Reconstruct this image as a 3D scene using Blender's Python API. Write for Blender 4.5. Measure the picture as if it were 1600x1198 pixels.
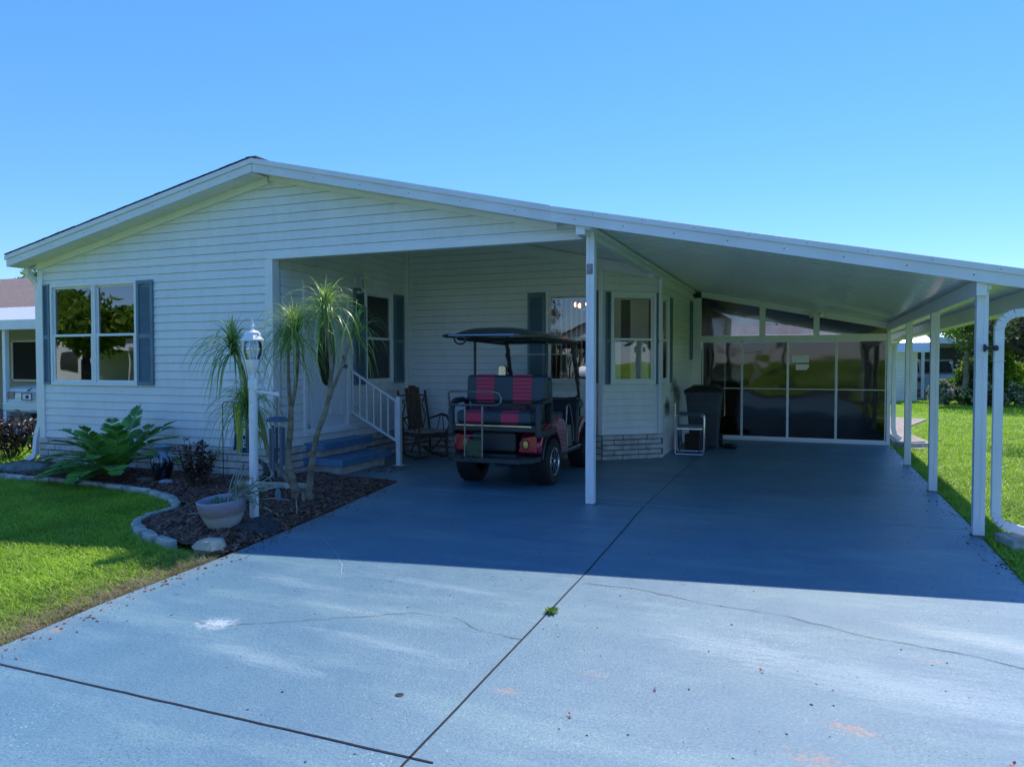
import bpy, bmesh, math, random
import numpy as np
from mathutils import Vector, Matrix, noise
R = math.radians
random.seed(7); rng = np.random.default_rng(7)
for o in list(bpy.data.objects): bpy.data.objects.remove(o)
S = bpy.context.scene
COL = S.collection

# ---------------------------------------------------------------- camera
PITCH, YAW, F = R(1.6437), R(21.879), 1150.0
cam = bpy.data.cameras.new('camera'); co = bpy.data.objects.new('camera', cam); COL.objects.link(co)
cam.sensor_width = 36; cam.lens = F / 1600 * 36; cam.clip_start = .05; cam.clip_end = 3000
co.location = (0, 0, 1.55); co.rotation_euler = (R(90) - PITCH, 0, YAW)
S.camera = co
# ---------------------------------------------------------------- sky, sun, exposure
SUN_EL = R(51); SUN_AZ_X = .12; SUN_AZ_Y = .80      # towards the sun: (+.12, +.80, 1)
w = bpy.data.worlds.new('World'); S.world = w; w.use_nodes = True
nt = w.node_tree; nt.nodes.clear()
sky = nt.nodes.new('ShaderNodeTexSky'); sky.sky_type = 'NISHITA'; sky.sun_disc = False
sky.sun_elevation = SUN_EL; sky.sun_rotation = math.atan2(SUN_AZ_X, SUN_AZ_Y)
sky.air_density = 1.0; sky.dust_density = 0; sky.ozone_density = 3.5; sky.altitude = 0
hs = nt.nodes.new('ShaderNodeHueSaturation'); hs.inputs['Saturation'].default_value = 1.22
bg = nt.nodes.new('ShaderNodeBackground'); bg.inputs[1].default_value = .15
wo = nt.nodes.new('ShaderNodeOutputWorld')
tint = nt.nodes.new('ShaderNodeMix'); tint.data_type = 'RGBA'; tint.blend_type = 'MULTIPLY'; tint.inputs[0].default_value = 1; tint.inputs[7].default_value = (.74, .80, 1.0, 1)
nt.links.new(sky.outputs[0], hs.inputs['Color']); nt.links.new(hs.outputs[0], tint.inputs[6]); even = nt.nodes.new('ShaderNodeMix'); even.data_type = 'RGBA'; even.inputs[0].default_value = .55; even.inputs[7].default_value = (.32, 1.02, 2.75, 1)
nt.links.new(tint.outputs[2], even.inputs[6]); nt.links.new(even.outputs[2], bg.inputs[0]); nt.links.new(bg.outputs[0], wo.inputs[0])
sl = bpy.data.lights.new('sun', 'SUN'); sl.energy = 2.6; sl.angle = R(.5); sl.color = (1, .95, .87)
so = bpy.data.objects.new('sun', sl); COL.objects.link(so)
so.rotation_euler = Vector((SUN_AZ_X, SUN_AZ_Y, 1.0)).to_track_quat('Z', 'Y').to_euler()
so.location = (5, 30, 40)
S.view_settings.view_transform = 'Standard'; S.view_settings.look = 'None'
S.view_settings.exposure = 1.08; S.view_settings.gamma = 1
S.render.engine = 'CYCLES'
S.cycles.max_bounces = 8; S.cycles.diffuse_bounces = 6; S.cycles.glossy_bounces = 4; S.cycles.transparent_max_bounces = 12

# ---------------------------------------------------------------- materials
def ng(m): return m.node_tree.nodes, m.node_tree.links
def mat(name, col, rough=.6, metal=0., var=0., vscale=4., bump=0., bscale=60., col2=None, spec=.5, coat=0., stretch=None, contrast=(.35, .65), detail=4., trans=0., obj=True):
    m = bpy.data.materials.new(name); m.use_nodes = True
    N, L = ng(m); b = N['Principled BSDF']
    b.inputs['Roughness'].default_value = rough; b.inputs['Metallic'].default_value = metal
    b.inputs['Specular IOR Level'].default_value = spec; b.inputs['Coat Weight'].default_value = coat
    b.inputs['Coat Roughness'].default_value = .05
    c1 = (*col, 1)
    if trans:
        b.inputs['Transmission Weight'].default_value = trans
    tc = N.new('ShaderNodeTexCoord'); src = tc.outputs['Object']
    if stretch:
        mp = N.new('ShaderNodeMapping'); mp.inputs['Scale'].default_value = stretch
        L.new(src, mp.inputs[0]); src = mp.outputs[0]
    if var or col2:
        c2 = (*col2, 1) if col2 else tuple([max(0, c * (1 - var)) for c in col]) + (1,)
        n = N.new('ShaderNodeTexNoise'); n.inputs['Scale'].default_value = vscale; n.inputs['Detail'].default_value = detail
        L.new(src, n.inputs['Vector'])
        r = N.new('ShaderNodeValToRGB'); r.color_ramp.elements[0].position = contrast[0]; r.color_ramp.elements[1].position = contrast[1]
        r.color_ramp.elements[0].color = c2; r.color_ramp.elements[1].color = c1
        L.new(n.outputs[0], r.inputs[0]); L.new(r.outputs[0], b.inputs['Base Color'])
    else: b.inputs['Base Color'].default_value = c1
    if bump:
        n2 = N.new('ShaderNodeTexNoise'); n2.inputs['Scale'].default_value = bscale; n2.inputs['Detail'].default_value = 5
        L.new(src, n2.inputs['Vector'])
        bp = N.new('ShaderNodeBump'); bp.inputs['Strength'].default_value = bump; bp.inputs['Distance'].default_value = .01
        L.new(n2.outputs[0], bp.inputs['Height']); L.new(bp.outputs[0], b.inputs['Normal'])
    return m
def leafmat(name, c1, c2, rough=.45, scale=1.2, tr=.35):
    m = bpy.data.materials.new(name); m.use_nodes = True
    N, L = ng(m); b = N['Principled BSDF']; b.inputs['Roughness'].default_value = rough; b.inputs['Specular IOR Level'].default_value = .4
    tc = N.new('ShaderNodeTexCoord'); n = N.new('ShaderNodeTexNoise'); n.inputs['Scale'].default_value = scale; n.inputs['Detail'].default_value = 6
    L.new(tc.outputs['Object'], n.inputs['Vector'])
    n2 = N.new('ShaderNodeTexWhiteNoise'); geo = N.new('ShaderNodeNewGeometry')
    L.new(geo.outputs['Random Per Island'], n2.inputs['Vector'])
    mx0 = N.new('ShaderNodeMath'); mx0.operation = 'MULTIPLY_ADD'; mx0.inputs[1].default_value = .5; 
    L.new(geo.outputs['Random Per Island'], mx0.inputs[0]); 
    mm = N.new('ShaderNodeMath'); mm.operation = 'MULTIPLY_ADD'; mm.inputs[1].default_value = 1.1; mm.inputs[2].default_value = -.3
    L.new(n.outputs[0], mm.inputs[0]); L.new(mm.outputs[0], mx0.inputs[2])
    r = N.new('ShaderNodeValToRGB'); r.color_ramp.elements[0].position = .2; r.color_ramp.elements[1].position = .85
    r.color_ramp.elements[0].color = (*c1, 1); r.color_ramp.elements[1].color = (*c2, 1)
    L.new(mx0.outputs[0], r.inputs[0]); L.new(r.outputs[0], b.inputs['Base Color'])
    t = N.new('ShaderNodeBsdfTranslucent'); L.new(r.outputs[0], t.inputs[0])
    ms = N.new('ShaderNodeMixShader'); ms.inputs[0].default_value = tr
    out = N['Material Output']
    L.new(b.outputs[0], ms.inputs[1]); L.new(t.outputs[0], ms.inputs[2]); L.new(ms.outputs[0], out.inputs[0])
    return m
def glassmat(name, tint, base=.06, rough=.01, wave=0., wscale=1.0, gain=1.0):
    m = bpy.data.materials.new(name); m.use_nodes = True
    N, L = ng(m); N.remove(N['Principled BSDF']); out = N['Material Output']
    tr = N.new('ShaderNodeBsdfTransparent'); tr.inputs[0].default_value = (*tint, 1)
    gl = N.new('ShaderNodeBsdfGlossy'); gl.inputs['Roughness'].default_value = rough
    fr = N.new('ShaderNodeFresnel'); fr.inputs[0].default_value = 1.5
    ma = N.new('ShaderNodeMath'); ma.operation = 'MULTIPLY_ADD'; ma.inputs[1].default_value = gain; ma.inputs[2].default_value = base; ma.use_clamp = True
    mx = N.new('ShaderNodeMixShader')
    L.new(fr.outputs[0], ma.inputs[0]); L.new(ma.outputs[0], mx.inputs[0]); L.new(tr.outputs[0], mx.inputs[1]); L.new(gl.outputs[0], mx.inputs[2]); L.new(mx.outputs[0], out.inputs[0])
    if wave:
        tc = N.new('ShaderNodeTexCoord'); n = N.new('ShaderNodeTexNoise'); n.inputs['Scale'].default_value = wscale; n.inputs['Detail'].default_value = 1.5
        L.new(tc.outputs['Object'], n.inputs['Vector'])
        bp = N.new('ShaderNodeBump'); bp.inputs['Strength'].default_value = 1; bp.inputs['Distance'].default_value = wave
        L.new(n.outputs[0], bp.inputs['Height']); L.new(bp.outputs[0], gl.inputs['Normal'])
    return m
def emis(name, col, s):
    m = bpy.data.materials.new(name); m.use_nodes = True
    b = m.node_tree.nodes['Principled BSDF']; b.inputs['Base Color'].default_value = (*col, 1)
    b.inputs['Emission Color'].default_value = (*col, 1); b.inputs['Emission Strength'].default_value = s
    return m

M = {}
M['siding'] = mat('vinyl_siding', (.83, .84, .84), .42, var=.07, vscale=1.3, bump=.12, bscale=25)
def grime(m, spots=()):
    N, L = ng(m); b = N['Principled BSDF']; lk = b.inputs['Base Color'].links[0]; src = lk.from_socket
    tc = N.new('ShaderNodeTexCoord'); sx = N.new('ShaderNodeSeparateXYZ'); L.new(tc.outputs['Object'], sx.inputs[0])
    n = N.new('ShaderNodeTexNoise'); n.inputs['Scale'].default_value = 5; n.inputs['Detail'].default_value = 7; n.inputs['Roughness'].default_value = .7
    mp = N.new('ShaderNodeMapping'); mp.inputs['Scale'].default_value = (1.6,1.6,.5); L.new(tc.outputs['Object'], mp.inputs[0]); L.new(mp.outputs[0], n.inputs[0])
    r = N.new('ShaderNodeMapRange'); r.inputs[1].default_value = .48; r.inputs[2].default_value = .75; r.inputs[4].default_value = .30; L.new(n.outputs[0], r.inputs[0])
    mx = N.new('ShaderNodeMix'); mx.data_type = 'RGBA'; L.new(r.outputs[0], mx.inputs[0]); L.new(src, mx.inputs[6]); mx.inputs[7].default_value = (.52,.54,.48,1); src = mx.outputs[2]
    for (x, y, z, rx, ry, rz, k) in spots:
        m2 = N.new('ShaderNodeMapping'); m2.vector_type = 'TEXTURE'; m2.inputs['Location'].default_value = (x,y,z); m2.inputs['Scale'].default_value = (rx,ry,rz); L.new(tc.outputs['Object'], m2.inputs[0])
        ln = N.new('ShaderNodeVectorMath'); ln.operation = 'LENGTH'; L.new(m2.outputs[0], ln.inputs[0])
        a = N.new('ShaderNodeMath'); a.operation = 'MULTIPLY_ADD'; a.inputs[1].default_value = 1.6; L.new(n.outputs[0], a.inputs[0]); a.inputs[2].default_value = .2
        c = N.new('ShaderNodeMath'); c.operation = 'SUBTRACT'; L.new(a.outputs[0], c.inputs[0]); L.new(ln.outputs['Value'], c.inputs[1])
        r2 = N.new('ShaderNodeMapRange'); r2.inputs[1].default_value = 0; r2.inputs[2].default_value = .7; r2.inputs[4].default_value = k; L.new(c.outputs[0], r2.inputs[0])
        mx = N.new('ShaderNodeMix'); mx.data_type = 'RGBA'; L.new(r2.outputs[0], mx.inputs[0]); L.new(src, mx.inputs[6]); mx.inputs[7].default_value = (.07,.07,.065,1); src = mx.outputs[2]
    L.new(src, b.inputs['Base Color']); return m
grime(M['siding'])
M['siding_scuffed'] = grime(mat('scuffed_vinyl_siding', (.83, .84, .84), .42, var=.07, vscale=1.3, bump=.12, bscale=25), [(4.35,4.75,.85,1,.28,.14,.75),(4.35,5.45,1.12,1,.45,.20,.8)])
M['trim'] = mat('white_trim', (.86, .86, .87), .38, var=.06, vscale=3, bump=.05, bscale=30)
M['fascia'] = mat('white_fascia', (.80, .80, .83), .36, var=.10, vscale=2.2, bump=.06, bscale=18)
M['pan'] = mat('glossy_roof_pan', (.88, .89, .88), .14, var=.05, vscale=1.5, bump=.25, bscale=3)
M['post'] = mat('white_post', (.83, .83, .85), .35, var=.12, vscale=5, bump=.06, bscale=30, stretch=(1, 1, .35))
M['shutter'] = mat('blue_shutter', (.14, .23, .30), .5, var=.12, vscale=6)
M['brick'] = mat('pale_split_brick', (.62, .60, .57), .85, col2=(.44, .42, .39), vscale=9, bump=.9, bscale=55)
M['mortar'] = mat('dark_mortar', (.10, .10, .10), .95)
M['shingle'] = mat('brown_shingle', (.16, .12, .10), .9, var=.5, vscale=14, bump=.6, bscale=40)
M['door'] = mat('white_door', (.74, .76, .80), .35)
M['glass'] = glassmat('window_glass', (.90, .94, .93), .05, wave=.004, wscale=1.1, gain=1.0)
M['glass_front'] = glassmat('front_window_glass', (.45, .52, .52), .16, wave=.0045, wscale=1.0, gain=1.3)
M['screen'] = glassmat('tinted_vinyl', (.14, .12, .12), .04, rough=.04, wave=.010, wscale=1.2, gain=.6)
M['blind'] = mat('vertical_blind', (.80, .81, .78), .7)
M['dark'] = mat('dark_interior', (.03, .03, .03), .9)
M['room'] = mat('room_paint', (.22, .20, .18), .9)
M['tread'] = mat('blue_step_paint', (.10, .24, .40), .4, var=.2, vscale=6, bump=.1, bscale=30)
M['chrome'] = mat('chrome', (.75, .75, .75), .15, 1.)
M['black'] = mat('black_plastic', (.024, .034, .038), .42, bump=.1, bscale=90)
M['blackgloss'] = mat('black_gloss', (.012, .014, .018), .12, coat=.6)
M['tyre'] = mat('tyre_rubber', (.016, .016, .017), .75, bump=.3, bscale=60)
M['red'] = mat('candy_red_paint', (.36, .015, .05), .22, metal=.35, coat=1.)
M['redvinyl'] = mat('red_vinyl', (.58, .03, .09), .42, bump=.2, bscale=80)
M['blackvinyl'] = mat('black_vinyl', (.030, .055, .075), .4, bump=.2, bscale=80)
M['steel'] = mat('dull_steel', (.25, .25, .26), .4, 1., var=.3, vscale=20)
M['silver'] = mat('machined_silver', (.7, .66, .68), .25, 1.)
M['wood'] = mat('rustic_wood', (.17, .095, .055), .65, var=.55, vscale=6, bump=.4, bscale=20, stretch=(3, 3, .6))
M['twig'] = mat('twig_bark', (.12, .08, .055), .8, var=.5, vscale=18, bump=.4, bscale=60)
M['bark'] = mat('grey_bark', (.30, .27, .21), .85, col2=(.16, .13, .09), vscale=5, bump=.7, bscale=22, stretch=(1, 1, 2.5))
M['bark2'] = mat('dark_bark', (.10, .08, .06), .9, var=.5, vscale=6, bump=.8, bscale=12)
M['stone'] = mat('edging_stone', (.56, .54, .48), .9, col2=(.26, .26, .22), vscale=7, bump=.8, bscale=28)
M['slate'] = mat('green_grey_rock', (.16, .20, .17), .85, var=.4, vscale=6, bump=.8, bscale=14)
M['darkrock'] = mat('black_lava_rock', (.045, .05, .055), .7, var=.5, vscale=9, bump=1., bscale=9, stretch=(1, 3, 1))
M['soil'] = mat('soil', (.05, .035, .025), .95, var=.4, vscale=20, bump=.8, bscale=50)
M['whitepaint'] = mat('white_paint', (.78, .78, .78), .35)
M['carwhite'] = mat('white_car_paint', (.62, .66, .62), .2, coat=.7)
M['wicker'] = mat('woven_cane', (.33, .31, .26), .7, bump=.8, bscale=120)
M['rope'] = mat('red_rope', (.45, .08, .10), .7)
M['tan'] = mat('tan_siding', (.50, .46, .33), .7)
M['cloth'] = mat('faded_canvas', (.22, .28, .32), .8, bump=.2, bscale=150)
M['binm'] = mat('bin_plastic', (.05, .065, .075), .5, var=.25, vscale=3, bump=.1, bscale=80)
M['lid'] = mat('bin_lid_plastic', (.022, .02, .022), .45, var=.3, vscale=6)
L_palm = leafmat('palm_leaf', (.12, .26, .04), (.46, .60, .20), .38, 3, .4)
L_zamia = leafmat('cardboard_palm_leaf', (.06, .19, .03), (.20, .44, .07), .4, 2.5, .2)
L_croton = leafmat('croton_leaf', (.022, .02, .014), (.10, .06, .035), .4, 4, .1)
L_oak = leafmat('oak_leaf', (.06, .09, .035), (.24, .26, .13), .5, .6, .3)
L_lime = leafmat('bright_leaf', (.08, .18, .015), (.38, .54, .06), .45, .8, .55)
L_bush = leafmat('hedge_leaf', (.06, .14, .02), (.24, .40, .06), .45, 1.5, .5)
L_flower = leafmat('pale_blossom', (.45, .38, .34), (.75, .70, .66), .6, 2, .2)
L_grass = leafmat('grass_blade', (.20, .36, .025), (.50, .70, .07), .5, 1.6, .5)
L_dry = leafmat('dry_grass_blade', (.16, .13, .06), (.38, .31, .18), .7, 3, .2)
L_succ = leafmat('succulent_stem', (.15, .20, .13), (.42, .44, .36), .6, 8, .1)

# ---------------------------------------------------------------- mesh builder
class MB:
    def __init__(s): s.v = []; s.f = []; s.T = None
    def add(s, vs, fs):
        b = len(s.v)
        if s.T: vs = [s.T(v) for v in vs]
        s.v += [tuple(v) for v in vs]; s.f += [tuple(b + i for i in f) for f in fs]; return s
    def box(s, x0, x1, y0, y1, z0, z1):
        if x0 > x1: x0, x1 = x1, x0
        if y0 > y1: y0, y1 = y1, y0
        if z0 > z1: z0, z1 = z1, z0
        return s.add([(x0,y0,z0),(x1,y0,z0),(x1,y1,z0),(x0,y1,z0),(x0,y0,z1),(x1,y0,z1),(x1,y1,z1),(x0,y1,z1)],
              [(0,3,2,1),(4,5,6,7),(0,1,5,4),(1,2,6,5),(2,3,7,6),(3,0,4,7)])
    def obox(s, c, size, rot):
        m = rot if isinstance(rot, Matrix) else Matrix.Rotation(rot, 3, 'Z'); c = Vector(c); h = Vector(size) / 2
        P = [c + m @ Vector((sx*h.x, sy*h.y, sz*h.z)) for sz in (-1,1) for sx, sy in ((-1,-1),(1,-1),(1,1),(-1,1))]
        return s.add(P, [(0,3,2,1),(4,5,6,7),(0,1,5,4),(1,2,6,5),(2,3,7,6),(3,0,4,7)])
    def bar(s, a, b, w, h, up=(0,0,1)):
        a = Vector(a); b = Vector(b); d = (b - a).normalized(); u = Vector(up); sd = d.cross(u).normalized(); u = sd.cross(d)
        P = [p + sd*i*w/2 + u*j*h/2 for p in (a, b) for i, j in ((-1,-1),(1,-1),(1,1),(-1,1))]
        return s.add(P, [(0,1,2,3),(7,6,5,4),(0,4,5,1),(1,5,6,2),(2,6,7,3),(3,7,4,0)])
    def tube(s, pts, r, n=8, cap=True):
        pts = [Vector(p) for p in pts]; k = len(pts)
        rr = r if isinstance(r, (list, tuple)) else [r]*k
        vs = []; prev = None
        for i, p in enumerate(pts):
            d = (pts[min(i+1,k-1)] - pts[max(i-1,0)]).normalized()
            if prev is None:
                a = Vector((0,0,1)) if abs(d.z) < .9 else Vector((1,0,0)); u = d.cross(a).normalized()
            else:
                u = (prev - d*prev.dot(d)); u = u.normalized() if u.length > 1e-6 else d.orthogonal().normalized()
            prev = u; v = d.cross(u)
            for j in range(n):
                t = 2*math.pi*j/n; vs.append(p + (u*math.cos(t) + v*math.sin(t))*rr[i])
        fs = [(i*n+j, i*n+(j+1)%n, (i+1)*n+(j+1)%n, (i+1)*n+j) for i in range(k-1) for j in range(n)]
        if cap: fs += [tuple(range(n-1,-1,-1)), tuple((k-1)*n+j for j in range(n))]
        return s.add(vs, fs)
    def lathe(s, prof, c=(0,0,0), n=32, axis='z', cap=True):
        vs = []; k = len(prof)
        for r, z in prof:
            for j in range(n):
                t = 2*math.pi*j/n; a, b = r*math.cos(t), r*math.sin(t)
                v = (a, b, z) if axis == 'z' else (z, a, b)
                vs.append((v[0]+c[0], v[1]+c[1], v[2]+c[2]))
        fs = [(i*n+j, i*n+(j+1)%n, (i+1)*n+(j+1)%n, (i+1)*n+j) for i in range(k-1) for j in range(n)]
        if cap and prof[0][0] > 1e-5: fs.append(tuple(range(n-1,-1,-1)))
        if cap and prof[-1][0] > 1e-5: fs.append(tuple((k-1)*n+j for j in range(n)))
        return s.add(vs, fs)
    def prism(s, poly, a0, a1, axis='x'):
        # poly in the two other axes, extruded along axis
        def P(p, a): return (a, p[0], p[1]) if axis == 'x' else ((p[0], a, p[1]) if axis == 'y' else (p[0], p[1], a))
        n = len(poly); vs = [P(p, a0) for p in poly] + [P(p, a1) for p in poly]
        fs = [tuple(range(n-1,-1,-1)), tuple(range(n, 2*n))] + [(i,(i+1)%n,n+(i+1)%n,n+i) for i in range(n)]
        return s.add(vs, fs)
    def ell(s, c, r, n=10, m=7, jit=0):
        vs = []; fs = []
        for i in range(m+1):
            ph = math.pi*i/m
            for j in range(n):
                th = 2*math.pi*j/n; q = 1 + (random.uniform(-jit, jit) if 0 < i < m else 0)
                vs.append((c[0]+r[0]*math.sin(ph)*math.cos(th)*q, c[1]+r[1]*math.sin(ph)*math.sin(th)*q, c[2]-r[2]*math.cos(ph)*q))
        for i in range(m):
            for j in range(n): fs.append((i*n+j, i*n+(j+1)%n, (i+1)*n+(j+1)%n, (i+1)*n+j))
        return s.add(vs, fs)
    def leaf(s, p, d, n, l, w, bend=0., tip=.0):
        p = Vector(p); d = Vector(d).normalized(); n = Vector(n); sd = d.cross(n)
        sd = sd.normalized() if sd.length > 1e-4 else d.orthogonal().normalized(); n = sd.cross(d)
        m_ = p + d*l*.5 + n*bend*.3*l
        return s.add([p, m_ + sd*w/2, p + d*l - n*bend*l, m_ - sd*w/2], [(0,1,2,3)])
    def build(s, name, m, parent=None, smooth=False, bevel=0., seg=2, ang=35, abs_=True):
        me = bpy.data.meshes.new(name)
        off = Vector((0,0,0))
        if parent and abs_: off = wloc(parent)
        me.from_pydata([tuple(Vector(v) - off) for v in s.v], [], s.f); me.update()
        if smooth:
            me.polygons.foreach_set('use_smooth', [True]*len(me.polygons))
            try: me.set_sharp_from_angle(angle=R(ang))
            except Exception: pass
        me.materials.append(m)
        if len(s.f) < 60000:
            bm = bmesh.new(); bm.from_mesh(me); bmesh.ops.recalc_face_normals(bm, faces=bm.faces); bm.to_mesh(me); bm.free()
        o = bpy.data.objects.new(name, me); COL.objects.link(o)
        if parent: o.parent = parent
        if bevel:
            b = o.modifiers.new('bevel', 'BEVEL'); b.width = bevel; b.segments = seg; b.limit_method = 'ANGLE'; b.angle_limit = R(40)
        return o
def wloc(o):
    v = Vector((0,0,0))
    while o: v += o.location; o = o.parent
    return v
def tag(o, label=None, cat=None, group=None, kind=None):
    if label: o['label'] = label
    if cat: o['category'] = cat
    if group: o['group'] = group
    if kind: o['kind'] = kind
    return o
def thing(name, label, cat, loc=(0,0,0), rz=0., group=None):
    o = bpy.data.objects.new(name, None); COL.objects.link(o); o.location = loc; o.rotation_euler = (0,0,rz); o.empty_display_size = .1
    return tag(o, label, cat, group)
def struct(name, mb, m, **k): return tag(mb.build(name, m, **k), kind='structure')
def fastmesh(name, V, Fq, m):
    me = bpy.data.meshes.new(name); n = len(V); k = Fq.shape[1]; nf = len(Fq)
    me.vertices.add(n); me.vertices.foreach_set('co', V.astype(np.float32).ravel())
    me.loops.add(nf*k); me.loops.foreach_set('vertex_index', Fq.astype(np.int32).ravel())
    me.polygons.add(nf); me.polygons.foreach_set('loop_start', np.arange(0, nf*k, k, dtype=np.int32))
    try: me.polygons.foreach_set('loop_total', np.full(nf, k, dtype=np.int32))
    except Exception: pass
    me.update(calc_edges=True); me.validate(); me.materials.append(m)
    o = bpy.data.objects.new(name, me); COL.objects.link(o); return o
def text(name, s, size, loc, rot, m, parent, ext=.001, align='CENTER'):
    cu = bpy.data.curves.new(name, 'FONT'); cu.body = s; cu.size = size; cu.extrude = ext; cu.align_x = align; cu.align_y = 'CENTER'
    t = bpy.data.objects.new('tmp_text', cu); COL.objects.link(t)
    dg = bpy.context.evaluated_depsgraph_get(); dg.update()
    me = bpy.data.meshes.new_from_object(t.evaluated_get(dg)); bpy.data.objects.remove(t)
    me.materials.clear(); me.materials.append(m)
    o = bpy.data.objects.new(name, me); COL.objects.link(o); o.location = loc; o.rotation_euler = rot; o.parent = parent
    return o
exec_sections = []

# ================================================================ GROUND
def lawn_mat():
    m = bpy.data.materials.new('lawn'); m.use_nodes = True; N, L = ng(m); b = N['Principled BSDF']; b.inputs['Roughness'].default_value = .95; b.inputs['Specular IOR Level'].default_value = .15
    tc = N.new('ShaderNodeTexCoord')
    n = N.new('ShaderNodeTexNoise'); n.inputs['Scale'].default_value = .35; n.inputs['Detail'].default_value = 8; n.inputs['Roughness'].default_value = .7
    n2 = N.new('ShaderNodeTexNoise'); n2.inputs['Scale'].default_value = 22; n2.inputs['Detail'].default_value = 6
    L.new(tc.outputs['Object'], n.inputs[0]); L.new(tc.outputs['Object'], n2.inputs[0])
    r = N.new('ShaderNodeValToRGB'); e = r.color_ramp.elements; e[0].position = .3; e[0].color = (.18, .32, .03, 1); e[1].position = .7; e[1].color = (.29, .47, .04, 1)
    L.new(n.outputs[0], r.inputs[0])
    r2 = N.new('ShaderNodeValToRGB'); e = r2.color_ramp.elements; e[0].position = .3; e[0].color = (.45, .45, .4, 1); e[1].position = .65; e[1].color = (1.15, 1.15, 1.0, 1)
    L.new(n2.outputs[0], r2.inputs[0])
    mx = N.new('ShaderNodeMix'); mx.data_type = 'RGBA'; mx.blend_type = 'MULTIPLY'; mx.inputs[0].default_value = 1
    L.new(r.outputs[0], mx.inputs[6]); L.new(r2.outputs[0], mx.inputs[7]); L.new(mx.outputs[2], b.inputs['Base Color'])
    bp = N.new('ShaderNodeBump'); bp.inputs['Strength'].default_value = .9; bp.inputs['Distance'].default_value = .06
    n3 = N.new('ShaderNodeTexNoise'); n3.inputs['Scale'].default_value = 30; n3.inputs['Detail'].default_value = 3; L.new(tc.outputs['Object'], n3.inputs[0])
    L.new(n3.outputs[0], bp.inputs['Height']); L.new(bp.outputs[0], b.inputs['Normal'])
    return m
def concrete_mat():
    m = bpy.data.materials.new('blue_painted_concrete'); m.use_nodes = True; N, L = ng(m); b = N['Principled BSDF']
    tc = N.new('ShaderNodeTexCoord'); P = tc.outputs['Object']
    def noise_(scale, det=5, rough=.6, stretch=None):
        n = N.new('ShaderNodeTexNoise'); n.inputs['Scale'].default_value = scale; n.inputs['Detail'].default_value = det; n.inputs['Roughness'].default_value = rough
        if stretch:
            mp = N.new('ShaderNodeMapping'); mp.inputs['Scale'].default_value = stretch; mp.inputs['Rotation'].default_value = (0,0,R(-12)); L.new(P, mp.inputs[0]); L.new(mp.outputs[0], n.inputs[0])
        else: L.new(P, n.inputs[0])
        return n.outputs[0]
    def ramp(v, a, ca, c, cc):
        r = N.new('ShaderNodeValToRGB'); e = r.color_ramp.elements; e[0].position = a; e[0].color = (*ca, 1); e[1].position = c; e[1].color = (*cc, 1); L.new(v, r.inputs[0]); return r.outputs[0]
    def mix(f, a, c2, mode='MIX', fac=1.):
        mx = N.new('ShaderNodeMix'); mx.data_type = 'RGBA'; mx.blend_type = mode
        if f is None: mx.inputs[0].default_value = fac
        else: L.new(f, mx.inputs[0])
        L.new(a, mx.inputs[6])
        if isinstance(c2, tuple): mx.inputs[7].default_value = (*c2, 1)
        else: L.new(c2, mx.inputs[7])
        return mx.outputs[2]
    base = ramp(noise_(.9, 7, .68), .34, (.094, .204, .300), .68, (.146, .274, .340))
    wear = ramp(noise_(1.1, 8, .72, (.45, 1.8, 1)), .50, (0,0,0), .72, (.8,.8,.8))
    base = mix(wear, base, (.24, .38, .41))
    base = mix(ramp(noise_(.55, 5, .6, (.5, 1.4, 1)), .60, (0,0,0), .74, (.55,.55,.55)), base, (.10, .17, .24))
    nz = noise_(26, 5, .75); nzs = noise_(9, 7, .8, (.4, 2.6, 1))
    def blob(x, y, rx, ry, rot, src, gain, soft, col, k=1.):      # a pale or stained spot with a ragged edge, at its place on the slab
        nonlocal base
        mp = N.new('ShaderNodeMapping'); mp.vector_type = 'TEXTURE'; mp.inputs['Location'].default_value = (x, y, 0); mp.inputs['Rotation'].default_value = (0,0,R(rot)); mp.inputs['Scale'].default_value = (rx, ry, 1e3)
        L.new(P, mp.inputs[0]); ln = N.new('ShaderNodeVectorMath'); ln.operation = 'LENGTH'; L.new(mp.outputs[0], ln.inputs[0])
        a = N.new('ShaderNodeMath'); a.operation = 'MULTIPLY_ADD'; a.inputs[1].default_value = -1; a.inputs[2].default_value = 1.0 - gain*.5; L.new(ln.outputs['Value'], a.inputs[0])
        c = N.new('ShaderNodeMath'); c.operation = 'MULTIPLY_ADD'; c.inputs[1].default_value = gain; L.new(src, c.inputs[0]); L.new(a.outputs[0], c.inputs[2])
        mr = N.new('ShaderNodeMapRange'); mr.inputs[1].default_value = 0; mr.inputs[2].default_value = soft; mr.inputs[4].default_value = k; L.new(c.outputs[0], mr.inputs[0])
        base = mix(mr.outputs[0], base, col)
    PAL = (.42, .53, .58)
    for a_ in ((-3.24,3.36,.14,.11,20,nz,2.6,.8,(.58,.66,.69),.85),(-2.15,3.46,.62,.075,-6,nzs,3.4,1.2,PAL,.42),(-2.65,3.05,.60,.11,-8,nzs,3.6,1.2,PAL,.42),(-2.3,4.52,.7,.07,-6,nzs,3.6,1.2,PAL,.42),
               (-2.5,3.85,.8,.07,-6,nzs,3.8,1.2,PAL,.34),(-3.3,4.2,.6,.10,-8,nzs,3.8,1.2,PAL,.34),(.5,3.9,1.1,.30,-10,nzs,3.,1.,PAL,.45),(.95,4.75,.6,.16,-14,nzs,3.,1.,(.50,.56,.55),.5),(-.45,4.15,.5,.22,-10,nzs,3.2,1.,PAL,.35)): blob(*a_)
    ORG = (.50, .27, .19)
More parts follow.
